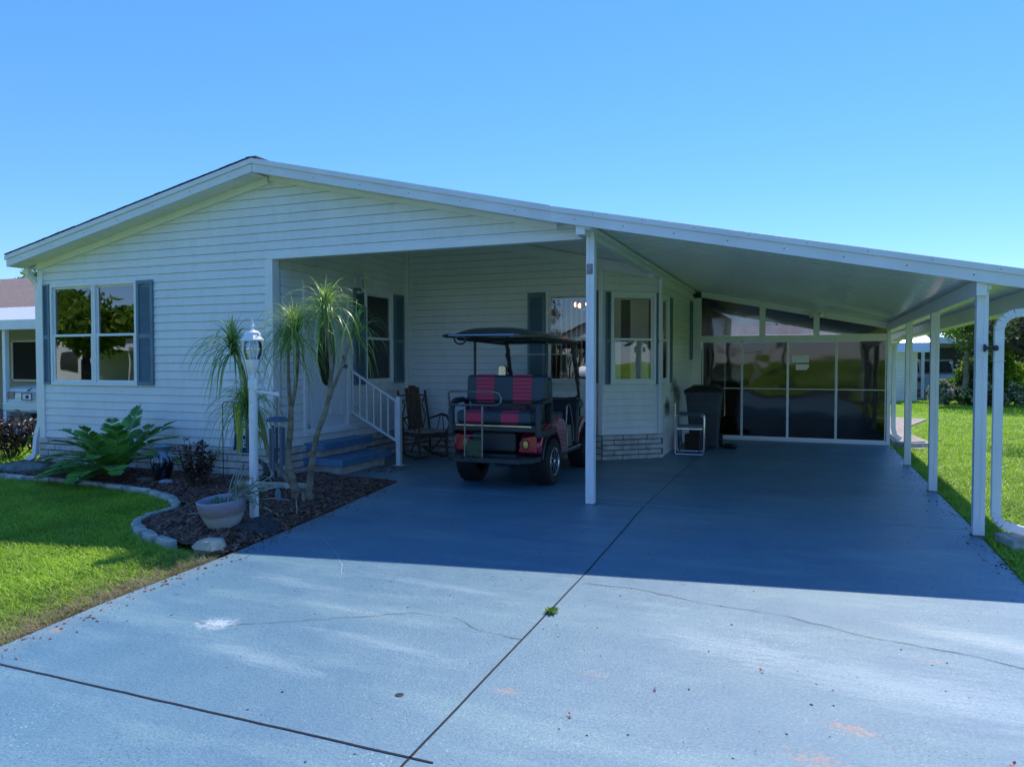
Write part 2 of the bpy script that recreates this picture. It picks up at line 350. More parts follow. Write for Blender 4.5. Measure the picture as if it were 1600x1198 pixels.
    for a_ in ((.19,3.38,.11,.045,-8,nz,6.2,.9,ORG,.62),(.05,3.07,.12,.06,-10,nz,6.5,.9,ORG,.5),(-1.30,3.17,.07,.035,0,nz,6.,.9,ORG,.5),(-.96,3.50,.08,.03,0,nz,6.4,.9,ORG,.3),(.62,4.32,.10,.035,0,nz,6.6,.9,ORG,.3),(-4.02,2.94,.05,.04,0,nz,4.,.5,ORG,.6),(-1.1,6.9,.3,.12,0,nz,4.8,.8,(.30,.20,.24),.35)): blob(*a_)
    # brown weathering where the slab meets the grass on the left
    sxx = N.new('ShaderNodeSeparateXYZ'); L.new(P, sxx.inputs[0])
    ed = N.new('ShaderNodeMath'); ed.operation = 'MULTIPLY_ADD'; ed.inputs[1].default_value = .13; L.new(sxx.outputs[1], ed.inputs[0]); L.new(sxx.outputs[0], ed.inputs[2])
    er = N.new('ShaderNodeMapRange'); er.inputs[1].default_value = -3.55; er.inputs[2].default_value = -3.75; er.inputs[4].default_value = .6; L.new(ed.outputs[0], er.inputs[0])
    em = N.new('ShaderNodeMath'); em.operation = 'MULTIPLY'; L.new(er.outputs[0], em.inputs[0]); L.new(nz, em.inputs[1]); base = mix(em.outputs[0], base, (.36, .35, .28))
    fine = ramp(noise_(60, 6, .8), .34, (.62,.64,.66), .62, (1.14,1.13,1.12)); base = mix(None, base, fine, 'MULTIPLY')
    # dark grit speckle gathered in patches
    sp = N.new('ShaderNodeTexVoronoi'); sp.inputs['Scale'].default_value = 48; L.new(P, sp.inputs[0])
    lt = N.new('ShaderNodeMath'); lt.operation = 'LESS_THAN'; lt.inputs[1].default_value = .20; L.new(sp.outputs['Distance'], lt.inputs[0])
    patch = ramp(noise_(1.7, 5, .7), .50, (0,0,0), .60, (1,1,1))
    sep = N.new('ShaderNodeMath'); sep.operation = 'MULTIPLY'; L.new(lt.outputs[0], sep.inputs[0]); L.new(patch, sep.inputs[1])
    base = mix(sep.outputs[0], base, (.06, .09, .10))
    # pale chips
    sp2 = N.new('ShaderNodeTexVoronoi'); sp2.inputs['Scale'].default_value = 38; mp = N.new('ShaderNodeMapping'); mp.inputs['Location'].default_value = (3.3, 9.1, 0); L.new(P, mp.inputs[0]); L.new(mp.outputs[0], sp2.inputs[0])
    lt2 = N.new('ShaderNodeMath'); lt2.operation = 'LESS_THAN'; lt2.inputs[1].default_value = .13; L.new(sp2.outputs['Distance'], lt2.inputs[0])
    patch2 = ramp(noise_(1.3, 4, .6, (1.2, 1, 1)), .5, (0,0,0), .62, (.8,.8,.8))
    s2 = N.new('ShaderNodeMath'); s2.operation = 'MULTIPLY'; L.new(lt2.outputs[0], s2.inputs[0]); L.new(patch2, s2.inputs[1])
    base = mix(s2.outputs[0], base, (.55, .66, .70))
    L.new(base, b.inputs['Base Color'])
    rr = N.new('ShaderNodeMapRange'); rr.inputs[3].default_value = .27; rr.inputs[4].default_value = .5; L.new(noise_(2.0, 6, .7), rr.inputs[0]); L.new(rr.outputs[0], b.inputs['Roughness'])
    bp = N.new('ShaderNodeBump'); bp.inputs['Strength'].default_value = .75; bp.inputs['Distance'].default_value = .006; L.new(noise_(85, 5, .7), bp.inputs['Height'])
    bp2 = N.new('ShaderNodeBump'); bp2.inputs['Strength'].default_value = .25; bp2.inputs['Distance'].default_value = .02; L.new(noise_(5, 3, .6), bp2.inputs['Height']); L.new(bp.outputs[0], bp2.inputs['Normal'])
    L.new(bp2.outputs[0], b.inputs['Normal']); b.inputs['Specular IOR Level'].default_value = .55
    return m
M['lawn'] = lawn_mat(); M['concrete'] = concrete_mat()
mb = MB(); n = 40
mb.add([(-900,-900,-.05),(900,-900,-.05),(900,1400,-.05),(-900,1400,-.05)], [(0,1,2,3)])
struct('ground', mb, M['lawn'])
DRV = [(-3.45,-3.6),(-3.75,.2),(-4.0,2.2),(-4.2,3.4),(-4.31,4.55),(-4.42,5.3),(-4.56,6.2),(-4.74,7.2),(-4.93,8.31),(-5.95,8.36),(-5.95,8.55),(-6.53,8.55),(-6.53,11.3),(-3.0,11.3),(-2.22,11.95),(-2.22,15.4),(1.45,15.4),(1.45,8.0),(1.42,6.0),(1.45,3.0),(1.55,-3.6)]
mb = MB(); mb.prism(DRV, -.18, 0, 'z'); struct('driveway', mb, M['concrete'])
# control joints, cracks (grooves filled with dark grit), laid 4 mm proud of nothing: thin strips on the slab
def strip(pts, w_, z=.0035):
    mb = MB(); vs = []; 
    for i, p in enumerate(pts):
        a = Vector(pts[max(i-1,0)]); c = Vector(pts[min(i+1,len(pts)-1)]); d = (c-a).normalized(); nrm = Vector((-d.y, d.x)); ww = w_(i) if callable(w_) else w_
        vs += [(p[0]+nrm.x*ww/2, p[1]+nrm.y*ww/2, z), (p[0]-nrm.x*ww/2, p[1]-nrm.y*ww/2, z)]
    mb.add(vs, [(2*i,2*i+1,2*i+3,2*i+2) for i in range(len(pts)-1)]); return mb
M['joint'] = mat('joint_grit', (.018, .018, .026), .95)
M['jointblue'] = mat('painted_joint', (.46, .56, .64), .6, var=.3, vscale=14)
M['crack'] = mat('crack_grit', (.10, .09, .08), .95, var=.4, vscale=30)
def wob(a, b, n, amp): 
    return [(a[0]+(b[0]-a[0])*i/n + random.uniform(-amp,amp), a[1]+(b[1]-a[1])*i/n + random.uniform(-amp,amp)) for i in range(n+1)]
struct('driveway_joint', strip(wob((-1.28,-3.5),(-1.5,5.2),50,.0015)+wob((-1.5,5.25),(-1.62,7.85),14,.0015), .010), M['joint'])
struct('driveway_joint', strip(wob((-3.98,2.49),(-1.33,2.49),26,.0015), .011), M['joint'])
struct('driveway_joint', strip(wob((-4.82,7.93),(1.43,7.88),40,.002), .020), M['jointblue'])
struct('driveway_joint', strip(wob((-1.62,7.95),(-1.68,15.3),20,.002), .007, ), M['joint'])
def crack(pts, nm, m, w0):
    P = []
    for a, b in zip(pts[:-1], pts[1:]):
        k = max(3, int(math.dist(a, b)/.07)); P += [(a[0]+(b[0]-a[0])*i/k+random.uniform(-.012,.012), a[1]+(b[1]-a[1])*i/k+random.uniform(-.012,.012)) for i in range(k)]
    P.append(pts[-1]); ws = [w0*random.uniform(.35,1.3) for _ in P]
    struct(nm, strip(P, lambda i: ws[i], .004), m)
crack([(-3.62,3.33),(-3.4,3.36),(-3.2,3.32),(-2.75,3.62),(-2.25,3.95),(-1.95,3.98),(-1.75,3.85),(-1.46,3.8)], 'driveway_crack', M['crack'], .0045)
crack([(-1.45,4.95),(-1.05,4.95),(-.6,4.82),(-.1,4.75),(.35,4.55),(.75,4.5),(1.1,4.35),(1.43,4.2)], 'driveway_crack', M['crack'], .006)
crack([(-3.95,5.35),(-3.5,4.95),(-3.3,4.7),(-3.15,4.5)], 'driveway_crack', M['jointblue'], .006)
# the bed of bark mulch
BED = [(-4.36,4.62),(-4.44,5.3),(-4.58,6.2),(-4.76,7.2),(-4.96,8.31),(-5.97,8.36),(-5.97,8.5),(-6.53,8.5),(-6.53,7.84),(-11.2,7.84),(-11.35,7.4),(-10.6,6.72),(-9.3,6.80),(-8.3,6.75),(-7.35,6.62),(-6.65,6.35),(-6.2,6.0),(-6.1,5.6),(-6.0,5.3),(-5.65,5.0),(-5.3,4.85),(-4.75,4.7)]
M['mulch'] = mat('bark_mulch', (.17, .085, .06), .95, col2=(.055, .028, .02), vscale=26, bump=1., bscale=45, contrast=(.4,.62))
def inside(x, y, poly):
    c = False; j = len(poly)-1
    for i in range(len(poly)):
        xi, yi = poly[i]; xj, yj = poly[j]
        if (yi > y) != (yj > y) and x < (xj-xi)*(y-yi)/(yj-yi)+xi: c = not c
        j = i
    return c
def edist(x, y, poly):
    d = 9
    for (ax, ay), (bx, by) in zip(poly, poly[1:]+poly[:1]):
        t = max(0, min(1, ((x-ax)*(bx-ax)+(y-ay)*(by-ay))/((bx-ax)**2+(by-ay)**2+1e-9)))
        d = min(d, math.hypot(x-ax-(bx-ax)*t, y-ay-(by-ay)*t))
    return d
def bedz(x, y):
    e = edist(x, y, BED); return -.005 + .065*min(1, e/.35) + .012*noise.noise((x*2.1, y*2.1, 0))
bm = bmesh.new()
vs = [bm.verts.new((x, y, 0)) for x, y in BED]; f = bm.faces.new(vs)
bmesh.ops.triangulate(bm, faces=[f])
for _ in range(6):
    lo = [e for e in bm.edges if e.calc_length() > .22]
    if not lo: break
    bmesh.ops.subdivide_edges(bm, edges=lo, cuts=1); bmesh.ops.triangulate(bm, faces=bm.faces)
for v in bm.verts: v.co.z = bedz(v.co.x, v.co.y)
me = bpy.data.meshes.new('mulch_bed'); bm.to_mesh(me); bm.free(); me.materials.append(M['mulch'])
for p in me.polygons: p.use_smooth = True
o = bpy.data.objects.new('mulch_bed', me); COL.objects.link(o); tag(o, kind='structure')
def leafchip(n_, sampler, m, name, lmin, lmax, wr, label, cat, tiltmax=.5, zoff=.006):
    V = []; Fq = []; 
    for i in range(n_):
        x, y, z = sampler(); l = random.uniform(lmin, lmax); ww = l*random.uniform(*wr)
        a = random.uniform(0, 6.283); t = random.uniform(-tiltmax, tiltmax); t2 = random.uniform(-tiltmax, tiltmax)
        d = Vector((math.cos(a)*math.cos(t), math.sin(a)*math.cos(t), math.sin(t))); sd = Vector((-math.sin(a), math.cos(a), t2)).normalized(); up = d.cross(sd)
        c = Vector((x, y, z + zoff + abs(math.sin(t))*l*.5)); th = ww*.25; b = len(V)
        for k in (-1, 1):
            for i_, j_ in ((-1,-1),(1,-1),(1,1),(-1,1)): V.append(c + d*i_*l/2*(1-.15*k) + sd*j_*ww/2 + up*k*th/2)
        Fq += [(b,b+3,b+2,b+1),(b+4,b+5,b+6,b+7),(b,b+1,b+5,b+4),(b+1,b+2,b+6,b+5),(b+2,b+3,b+7,b+6),(b+3,b,b+4,b+7)]
    o = fastmesh(name, np.array([tuple(v) for v in V]), np.array(Fq), m); return tag(o, label, cat, kind='stuff')
def bedsample():
    while 1:
        x = random.uniform(-11.3, -4.35); y = random.uniform(4.6, 8.5)
        if x < -7 and random.random() < .35: continue
        if inside(x, y, BED): return x, y, bedz(x, y)
M['chip'] = leafmat('mulch_chip', (.05, .024, .018), (.30, .17, .125), .85, 9, 0.)
leafchip(26000, bedsample, M['chip'], 'mulch_chips', .014, .06, (.2, .5), 'loose dark red brown bark mulch covering the planting bed', 'mulch')
# road behind the camera, seen in the reflections
M['asphalt'] = mat('asphalt', (.055, .055, .055), .9, var=.2, vscale=3, bump=.4, bscale=90)
mb = MB(); mb.add([(-120,-10.2,-.03),(120,-10.2,-.03),(120,-3.9,-.03),(-120,-3.9,-.03)], [(0,1,2,3)]); struct('road', mb, M['asphalt'])
mb = MB(); mb.prism([(1.58,15.3),(1.95,15.1),(2.3,16.2),(2.12,18.2),(2.35,20.5),(3.1,23.2),(1.9,24),(1.6,20)], -.12, -.02, 'z'); struct('side_path', mb, mat('pinkish_pavers', (.42,.34,.31), .9, col2=(.28,.22,.20), vscale=5, bump=.5, bscale=20))
mb = MB(); mb.box(-30,-15.5,9.4,16,-.1,-.012); struct('neighbour_driveway', mb, mat('grey_concrete', (.34,.36,.36), .8, var=.25, vscale=2, bump=.3, bscale=50))
mb = MB(); mb.box(-30,-6,-24,-10.2,-.1,-.02); struct('opposite_driveway', mb, mat('pale_concrete', (.45,.43,.40), .85, var=.2, vscale=1))

# ================================================================ GRASS (blades near the camera, ground colour farther off)
def grass(n_, sampler, name, m, h, wd, label, lean=.6):
    V = np.zeros((n_, 6, 3)); P = sampler(n_)
    a = rng.uniform(0, 2*np.pi, n_); hh = rng.uniform(h[0], h[1], n_); ww = rng.uniform(wd[0], wd[1], n_)
    ln = rng.uniform(.1, lean, n_)*hh; a2 = a + rng.uniform(-.6, .6, n_) + np.pi/2
    sd = np.stack([np.cos(a), np.sin(a), np.zeros(n_)], 1)*(ww/2)[:, None]
    dr = np.stack([np.cos(a2), np.sin(a2), np.zeros(n_)], 1)
    z = np.zeros((n_, 3)); z[:, 2] = 1
    V[:, 0] = P - sd; V[:, 1] = P + sd
    mid = P + z*(hh*.6)[:, None] + dr*(ln*.45)[:, None]; V[:, 2] = mid - sd*.85; V[:, 3] = mid + sd*.85
    top = P + z*(hh*.92)[:, None] + dr*(ln*1.3)[:, None]; V[:, 4] = top - sd*.15; V[:, 5] = top + sd*.15
    i = np.arange(n_)[:, None]*6
    Fq = np.concatenate([i+np.array([[0,1,3,2]]), i+np.array([[2,3,5,4]])], 0)
    o = fastmesh(name, V.reshape(-1, 3), Fq, m); return tag(o, label, 'grass', kind='stuff')
def pin(P, poly):
    x = P[:, 0]; y = P[:, 1]; c = np.zeros(len(P), bool); j = len(poly)-1
    for i in range(len(poly)):
        xi, yi = poly[i]; xj, yj = poly[j]
        if yi != yj:
            q = ((yi > y) != (yj > y)) & (x < (xj-xi)*(y-yi)/(yj-yi)+xi); c ^= q
        j = i
    return c
def samp_poly(poly, holes=(), zb=-.05, dens=None):
    xs = [p[0] for p in poly]; ys = [p[1] for p in poly]
    def f(n_):
        out = []; k = 0
        while k < n_:
            q = np.stack([rng.uniform(min(xs), max(xs), n_), rng.uniform(min(ys), max(ys), n_), np.full(n_, zb)], 1)
            g = pin(q, poly)
            for hl in holes: g &= ~pin(q, hl)
            if dens is not None: g &= rng.uniform(0, 1, n_) < dens(q)
            q = q[g]; out.append(q); k += len(q)
        return np.concatenate(out)[:n_]
    return f
def drvx(y):   # driveway left edge
    return np.interp(y, [-3.6,.2,2.2,3.4,4.55], [-3.45,-3.75,-4.0,-4.2,-4.31])
LL = [(-16,7.6),(-11.6,7.6),(-11.35,7.3),(-10.7,6.62),(-9.3,6.68),(-8.3,6.63),(-7.35,6.5),(-6.72,6.24),(-6.3,5.9),(-6.2,5.5),(-6.08,5.2),(-5.7,4.9),(-5.35,4.75),(-4.8,4.6),(-4.36,4.45),(-4.22,3.4),(-4.03,2.2),(-3.9,1.2),(-6.5,1.2),(-16,5.5)]
def ldens(q):
    e = q[:, 0] - drvx(q[:, 1]); d = np.clip((-e - .02)/.38, .06, 1)      # thins to dry thatch along the slab
    v = np.array([noise.noise((a*1.1, b*1.1, .3)) for a, b in q[:, :2]]); d2 = np.where((v > .32) & (q[:, 1] > 5.2), .35, 1)
    return np.where(e > -.02, 0, d*d2)
grass(230000, samp_poly(LL, dens=ldens), 'front_lawn_grass', L_grass, (.025, .062), (.006, .012), 'bright thick-bladed lawn in front of the planting bed, left of the driveway', 1.7)
def edens(q):
    e = drvx(q[:, 1]) - q[:, 0]; return np.where(e < .01, 0, np.exp(-e/.16))
grass(17000, samp_poly([(-4.9,1.2),(-3.85,1.2),(-4.05,2.2),(-4.22,3.4),(-4.36,4.5),(-4.9,4.6),(-5.3,4.7),(-5.2,3)], dens=edens), 'dry_thatch', L_dry, (.02, .06), (.003, .006), 'dry brown thatch along the left edge of the driveway', 2.2)
def rdens(q):
    d = np.hypot(q[:, 0], q[:, 1]); return np.clip((9/d)**2, .0, 1)
RL = [(1.5,2.5),(1.47,6),(1.5,8),(1.5,15.3),(2.0,15.2),(2.4,16.2),(2.2,18.2),(2.45,20.5),(3.2,23.2),(3.2,27),(14,27),(9,10),(4,4)]
grass(230000, samp_poly(RL, dens=rdens), 'side_lawn_grass', L_grass, (.03, .065), (.007, .014), 'sunlit lawn to the right of the carport posts', 1.7)
grass(60000, samp_poly([(3.3,27),(14,27),(26,60),(8,60),(4.4,33),(3.3,33)], dens=lambda q: np.clip((30/np.hypot(q[:,0],q[:,1]))**2, 0, 1)), 'far_lawn_grass', L_grass, (.05, .10), (.02, .035), 'far lawn running back to the trees on the right', .9)
grass(9000, samp_poly([(-16,7.7),(-11.5,7.7),(-11.1,7.9),(-11.05,11),(-15.3,13),(-15.4,9)]), 'side_yard_grass', L_grass, (.05, .10), (.01, .02), 'small sunny strip of grass between the house and the left neighbour', .9)

# ================================================================ HOUSE
house = thing('house', 'white vinyl-sided bungalow with low gable roof, blue shutters, recessed porch and pale brick base', 'house', (-6.57, 7.85, 0))
FY = 7.85; CR = .1143
def fb(x):      # underside of the front fascia / roof line
    if x < -6.57: return 3.97 - .2094*(-6.57-x)
    if x < -2.57: return 3.97 - .2275*(x+6.57)
    return 3.06 - .2033*(x+2.57)
def wallT(O, U, Nn):
    O = Vector(O); U = Vector(U).normalized(); Nn = Vector(Nn).normalized()
    return lambda v: O + U*v[0] + Nn*v[1] + Vector((0,0,v[2]))     # v = (along, outward, up)
def siding(name, O, U, Nn, z0, z1, lim, ops, parent, m=None, course=CR, depth=.013, zref=.4):
    mb = MB(); mb.T = wallT(O, U, Nn)
    lv = {round(z0, 5), round(z1, 5)}
    k = math.ceil((z0-zref)/course - 1e-6)
    while zref + k*course < z1: lv.add(round(zref+k*course, 5)); k += 1
    for o in ops: 
        for z in o[2:4]:
            if z0 < z < z1: lv.add(round(z, 5))
    lv = sorted(z for z in lv if z0-1e-6 <= z <= z1+1e-6)
    def prot(z, up):      # protrusion; up=True: at the bottom of the course that starts at z
        t = ((z-zref)/course) % 1.0
        if up: t = 0 if t > .9999 else t
        else: t = 1 if t < 1e-4 else t
        return depth*(1-t) + (.0035 if .5 < t < .53 else 0)
    for a, b in zip(lv[:-1], lv[1:]):
        if b-a < 1e-4: continue
        zm = (a+b)/2; segs = [(None, None)]
        cuts = sorted([o for o in ops if o[2] < zm < o[3]], key=lambda o: o[0])
        edges = [('L',)] + [e for o in cuts for e in (o[0], o[1])] + [('R',)]
        def ev(e, z):
            if e == ('L',): return lim(z)[0]
            if e == ('R',): return lim(z)[1]
            return e
        g = ((a-zref)/course) % 1.0
        for i in range(0, len(edges), 2):
            l0, r0, l1, r1 = ev(edges[i], a), ev(edges[i+1], a), ev(edges[i], b), ev(edges[i+1], b)
            if r0-l0 < .004 and r1-l1 < .004: continue
            pa, pb = prot(a, True), prot(b, False)
            crev = .006; top = abs(((b-zref)/course) - round((b-zref)/course)) < 1e-3 and b-a > .03 and b < lv[-1]
            if top:
                bm_ = b-crev; q = (bm_-a)/(b-a); lm, rm = l0+(l1-l0)*q, r0+(r1-r0)*q
                mb.add([(l0,pa,a),(r0,pa,a),(rm,pb,bm_),(lm,pb,bm_)], [(0,1,2,3)])
                mb.add([(lm,pb,bm_),(rm,pb,bm_),(max(r1,l1),-.014,b),(l1,-.014,b)], [(0,1,2,3)])
            else: mb.add([(l0,pa,a),(r0,pa,a),(max(r1,l1),pb,b),(l1,pb,b)], [(0,1,2,3)])
            mb.add([(l0,pa,a),(r0,pa,a),(r0,-.014,a),(l0,-.014,a)], [(0,3,2,1)])
            # solid back so nothing is paper thin
            mb.add([(l0,-.06,a),(r0,-.06,a),(max(r1,l1),-.06,b),(l1,-.06,b)], [(0,3,2,1)])
    return mb.build(name, m or M['siding'], parent)
def brickrow(name, O, U, Nn, L, z0, z1, parent, rows=4, bl=.42, u0=0., thick=.045):
    bk = MB(); bk.T = wallT(O, U, Nn); bk.box(u0, L, .002, thick-.018, z0-.06, z1-.002); back = bk.build('mortar', M['mortar'], parent)
    mb = MB(); mb.T = wallT(O, U, Nn); h = (z1-z0)/rows
    for r in range(rows):
        x = u0 - (bl*.5 if r % 2 else bl*random.uniform(.1,.2))
        while x < L:
            a = max(x, u0)+.004; b = min(x+bl, L)-.004
            if b-a > .03:
                t = thick + random.uniform(-.006, .006); q = random.uniform(-.002,.002)
                mb.add([(a,.01,z0+r*h+.006),(b,.01,z0+r*h+.006),(b,.01,z0+(r+1)*h-.006+q),(a,.01,z0+(r+1)*h-.006+q),
                        (a+.003,t,z0+r*h+.009),(b-.003,t,z0+r*h+.009),(b-.003,t,z0+(r+1)*h-.009+q),(a+.003,t,z0+(r+1)*h-.009+q)],
                       [(4,5,6,7),(0,1,5,4),(1,2,6,5),(2,3,7,6),(3,0,4,7)])
            x += bl
    return mb.build(name, M['brick'], parent)
def frame_rect(mb, a, b, z0, z1, w_, n0, n1):
    mb.box(a, b, n0, n1, z1-w_, z1); mb.box(a, b, n0, n1, z0, z0+w_); mb.box(a, a+w_, n0, n1, z0+w_, z1-w_); mb.box(b-w_, b, n0, n1, z0+w_, z1-w_)
def window(O, U, Nn, a, b, z0, z1, parent, glass, blinds=None, split=.49, wl=.07):
    T = wallT(O, U, Nn)
    mb = MB(); mb.T = T; frame_rect(mb, a-.03, b+.03, z0-.03, z1+.03, .045, -.05, .028)
    w_ = mb.build('window', M['trim'], parent, bevel=.003)
    zm = z0 + (z1-z0)*split
    mb = MB(); mb.T = T
    frame_rect(mb, a+.016, b-.016, zm-.012, z1-.016, .026, -.035, -.012)
    frame_rect(mb, a+.016, b-.016, z0+.016, zm+.02, .036, -.014, .010)
    mb.build('sash', M['trim'], w_, bevel=.002)
    mb = MB(); mb.T = T; mb.box(a+.04, b-.04, -.026, -.020, zm+.005, z1-.035); mb.box(a+.05, b-.05, -.006, .0, z0+.045, zm-.01)
    mb.build('pane', glass, w_)
    if blinds:
        mb = MB(); mb.T = T; x = a+.03; k = 0
        while x < b-.03:
            if not any(g0 < (x-a)/(b-a) < g1 for g0, g1 in blinds.get('gaps', [])):
                ang = blinds['ang'] + random.uniform(-.12, .12); dx, dn = math.cos(ang)*wl/2, math.sin(ang)*wl/2
                n0 = -.085
                mb.add([(x-dx,n0-dn,z0+.03),(x+dx,n0+dn,z0+.03),(x+dx,n0+dn,z1-.06),(x-dx,n0-dn,z1-.06),
                        (x-dx,n0-dn-.002,z0+.03),(x+dx,n0+dn-.002,z0+.03),(x+dx,n0+dn-.002,z1-.06),(x-dx,n0-dn-.002,z1-.06)], [(0,1,2,3),(7,6,5,4),(0,4,5,1),(3,2,6,7)])
            x += blinds['step']; k += 1
        mb.box(a, b, -.14, -.06, z1-.07, z1-.01)
        mb.build('blind', M['blind'], w_)
    return w_
def shutter(O, U, Nn, a, b, z0, z1, parent):
    mb = MB(); mb.T = wallT(O, U, Nn); w_ = b-a; fr = min(.045, w_*.2)
    frame_rect(mb, a, b, z0, z1, fr, .008, .040)
    zm = z0 + (z1-z0)*.47; mb.box(a+fr, b-fr, .008, .038, zm-.03, zm+.03)
    mb.box(a+fr, b-fr, .008, .016, z0+fr, z1-fr)
    for s0, s1 in ((z0+fr, zm-.03), (zm+.03, z1-fr-.03)):
        k = int((s1-s0)/.028); h = (s1-s0)/k
        for i in range(k):
            zz = s0+i*h
            mb.add([(a+fr,.036,zz+.001),(b-fr,.036,zz+.001),(b-fr,.018,zz+h*.85),(a+fr,.018,zz+h*.85),(a+fr,.016,zz+.001),(b-fr,.016,zz+.001)], [(0,1,2,3),(0,4,5,1)])
    if w_ > .15:    # arched head of the upper louvre
        vs = []; xm = (a+b)/2; r = (w_-2*fr)/2
        for i in range(13):
            t = math.pi*i/12; vs.append((xm+math.cos(t)*r, .037, z1-fr-.03+math.sin(t)*.03))
        top = [(xm+math.cos(math.pi*i/12)*r, .037, z1-fr+.002) for i in range(13)]
        mb.add(vs+top, [(i,i+1,13+i+1,13+i) for i in range(12)])
    return mb.build('shutter', M['shutter'], parent)

# --- front wall
O0 = (0, FY, 0); UX = (1,0,0); NF = (0,-1,0)
W1 = (-10.72, -9.85, 1.235, 2.70); W2 = (-9.80, -8.99, 1.235, 2.70)
ops = [(-10.72,-9.85,1.235,2.70), (-9.80,-8.99,1.235,2.70)]
siding('wall', O0, UX, NF, .4, 2.93, lambda z: (-10.95, -6.62), ops, house)
def glim(z): 
    return (max(-10.95, -6.57-(3.93-z)/.2094), min(-2.27, -6.57+(4.06-z)/.2275))
siding('gable_wall', O0, UX, NF, 2.985, 3.93, glim, [], house)
mb = MB(); mb.box(-6.62, -2.27, FY-.03, FY+.10, 2.90, 2.985); mb.box(-10.95, -6.62, FY-.012, FY-.002, 2.93, 2.985); mb.build('porch_header', M['trim'], house, bevel=.004)
mb = MB(); mb.box(-6.655, -6.53, FY-.028, FY+.12, .40, 2.90); mb.build('corner_trim', M['trim'], house, bevel=.004)
mb = MB(); mb.box(-11.01, -10.90, FY-.030, FY+.06, .38, 2.985); mb.build('corner_trim', M['trim'], house, bevel=.004)
mb = MB()   # board under the rake along the left slope
def slopebar(mb, x0, x1, ya, yb, h0, h1, f=fb):
    P = []
    for x in (x0, x1):
        P += [(x, ya, f(x)+h0), (x, yb, f(x)+h0), (x, yb, f(x)+h1), (x, ya, f(x)+h1)]
    mb.add(P, [(0,1,2,3),(7,6,5,4),(0,4,5,1),(1,5,6,2),(2,6,7,3),(3,7,4,0)])
slopebar(mb, -11.0, -6.58, FY-.05, FY+.05, -.085, .02); mb.build('rake_trim', M['trim'], house, bevel=.003)
mb = MB(); slopebar(mb, -6.56, -2.6, FY-.04, FY+.05, -.045, .02); mb.build('rake_trim', M['trim'], house, bevel=.003)
brickrow('skirting', (-11.02, FY, 0), UX, NF, 4.49, .02, .40, house)
window(O0, UX, NF, *W1, house, M['glass_front'], {'ang': .15, 'step': .075}); window(O0, UX, NF, *W2, house, M['glass_front'], {'ang': .15, 'step': .075})
shutter(O0, UX, NF, -10.895, -10.755, 1.22, 2.735, house); shutter(O0, UX, NF, -8.95, -8.64, 1.22, 2.72, house)
# house numbers on the trim by the porch
text('house_number', '3', .13, (-6.593+6.57, FY-.032-7.85, 1.74), (R(90),0,0), M['whitepaint'], house, .004)
text('house_number', '2', .13, (-6.593+6.57, FY-.032-7.85, 1.62), (R(90),0,0), M['whitepaint'], house, .004)
# --- porch side wall (faces +X)
XS = -6.53; OS = (XS, 0, 0); UY = (0,1,0); NX = (1,0,0)
siding('porch_side_wall', OS, UY, NX, .4, 3.9, lambda z: (FY+.12, 11.28), [(8.46, 9.52, .55, 2.70), (10.01, 10.79, 1.235, 2.66)], house)
brickrow('skirting', (XS, 9.62, 0), UY, NX, 1.66, .0, .40, house)
brickrow('skirting', (XS, FY, 0), UY, NX, .66, .0, .40, house)
window(OS, UY, NX, 10.01, 10.79, 1.235, 2.66, house, M['glass'], {'ang': 1.0, 'step': .075, 'gaps': [(.55, 1)]})
shutter(OS, UY, NX, 9.66, 9.97, 1.20, 2.70, house); shutter(OS, UY, NX, 10.84, 11.16, 1.20, 2.70, house)
# door
T = wallT(OS, UY, NX)
mb = MB(); mb.T = T; frame_rect(mb, 8.44, 9.54, .55, 2.70, .065, -.06, .03)
mb.box(8.44, 9.54, -.05, .055, .52, .575); mb.build('door_frame', M['trim'], house, bevel=.003)
mb = MB(); mb.T = T
cy_, cz_, ry_, rz_ = 8.98, 1.70, .235, .50; nO = 40
rect = []; ell_ = []; ell2 = []
for i in range(nO):
    t = 2*math.pi*i/nO; c, s_ = math.cos(t), math.sin(t); ell_.append((cy_+ry_*c, .0, cz_+rz_*s_))
    k = min((.475)/max(abs(c),1e-6), (1.02 if s_ > 0 else 1.12)/max(abs(s_),1e-6)); rect.append((cy_+c*k, .0, min(max(cz_+s_*k, .60), 2.63)))
mb.add(rect+ell_, [(i,(i+1)%nO,nO+(i+1)%nO,nO+i) for i in range(nO)])
mb.add([(8.505,-.045,.6),(9.475,-.045,.6),(9.475,-.045,1.18),(8.505,-.045,1.18)], [(0,1,2,3)])
for a in (8.62, 9.06):          # raised lower panels
    frame_rect(mb, a, a+.28, .76, 1.10, .022, .001, .010); mb.box(a+.05, a+.23, .001, .007, .81, 1.05)
door = mb.build('door', M['door'], house)
mb = MB(); mb.T = T
for s_ in (0,):
    vs = []
    for i in range(nO):
        t = 2*math.pi*i/nO; c, s2 = math.cos(t), math.sin(t)
        vs += [(cy_+(ry_+.025)*c, .002, cz_+(rz_+.025)*s2), (cy_+(ry_+.018)*c, .016, cz_+(rz_+.018)*s2), (cy_+(ry_-.004)*c, .012, cz_+(rz_-.004)*s2), (cy_+(ry_-.004)*c, -.03, cz_+(rz_-.004)*s2)]
    mb.add(vs, [(4*i+k, 4*((i+1)%nO)+k, 4*((i+1)%nO)+k+1, 4*i+k+1) for i in range(nO) for k in range(3)])
mb.build('oval_frame', M['trim'], door, smooth=True)
mb = MB(); mb.T = T; mb.add([(cy_+(ry_-.004)*math.cos(2*math.pi*i/nO), -.005, cz_+(rz_-.004)*math.sin(2*math.pi*i/nO)) for i in range(nO)], [tuple(range(nO))])
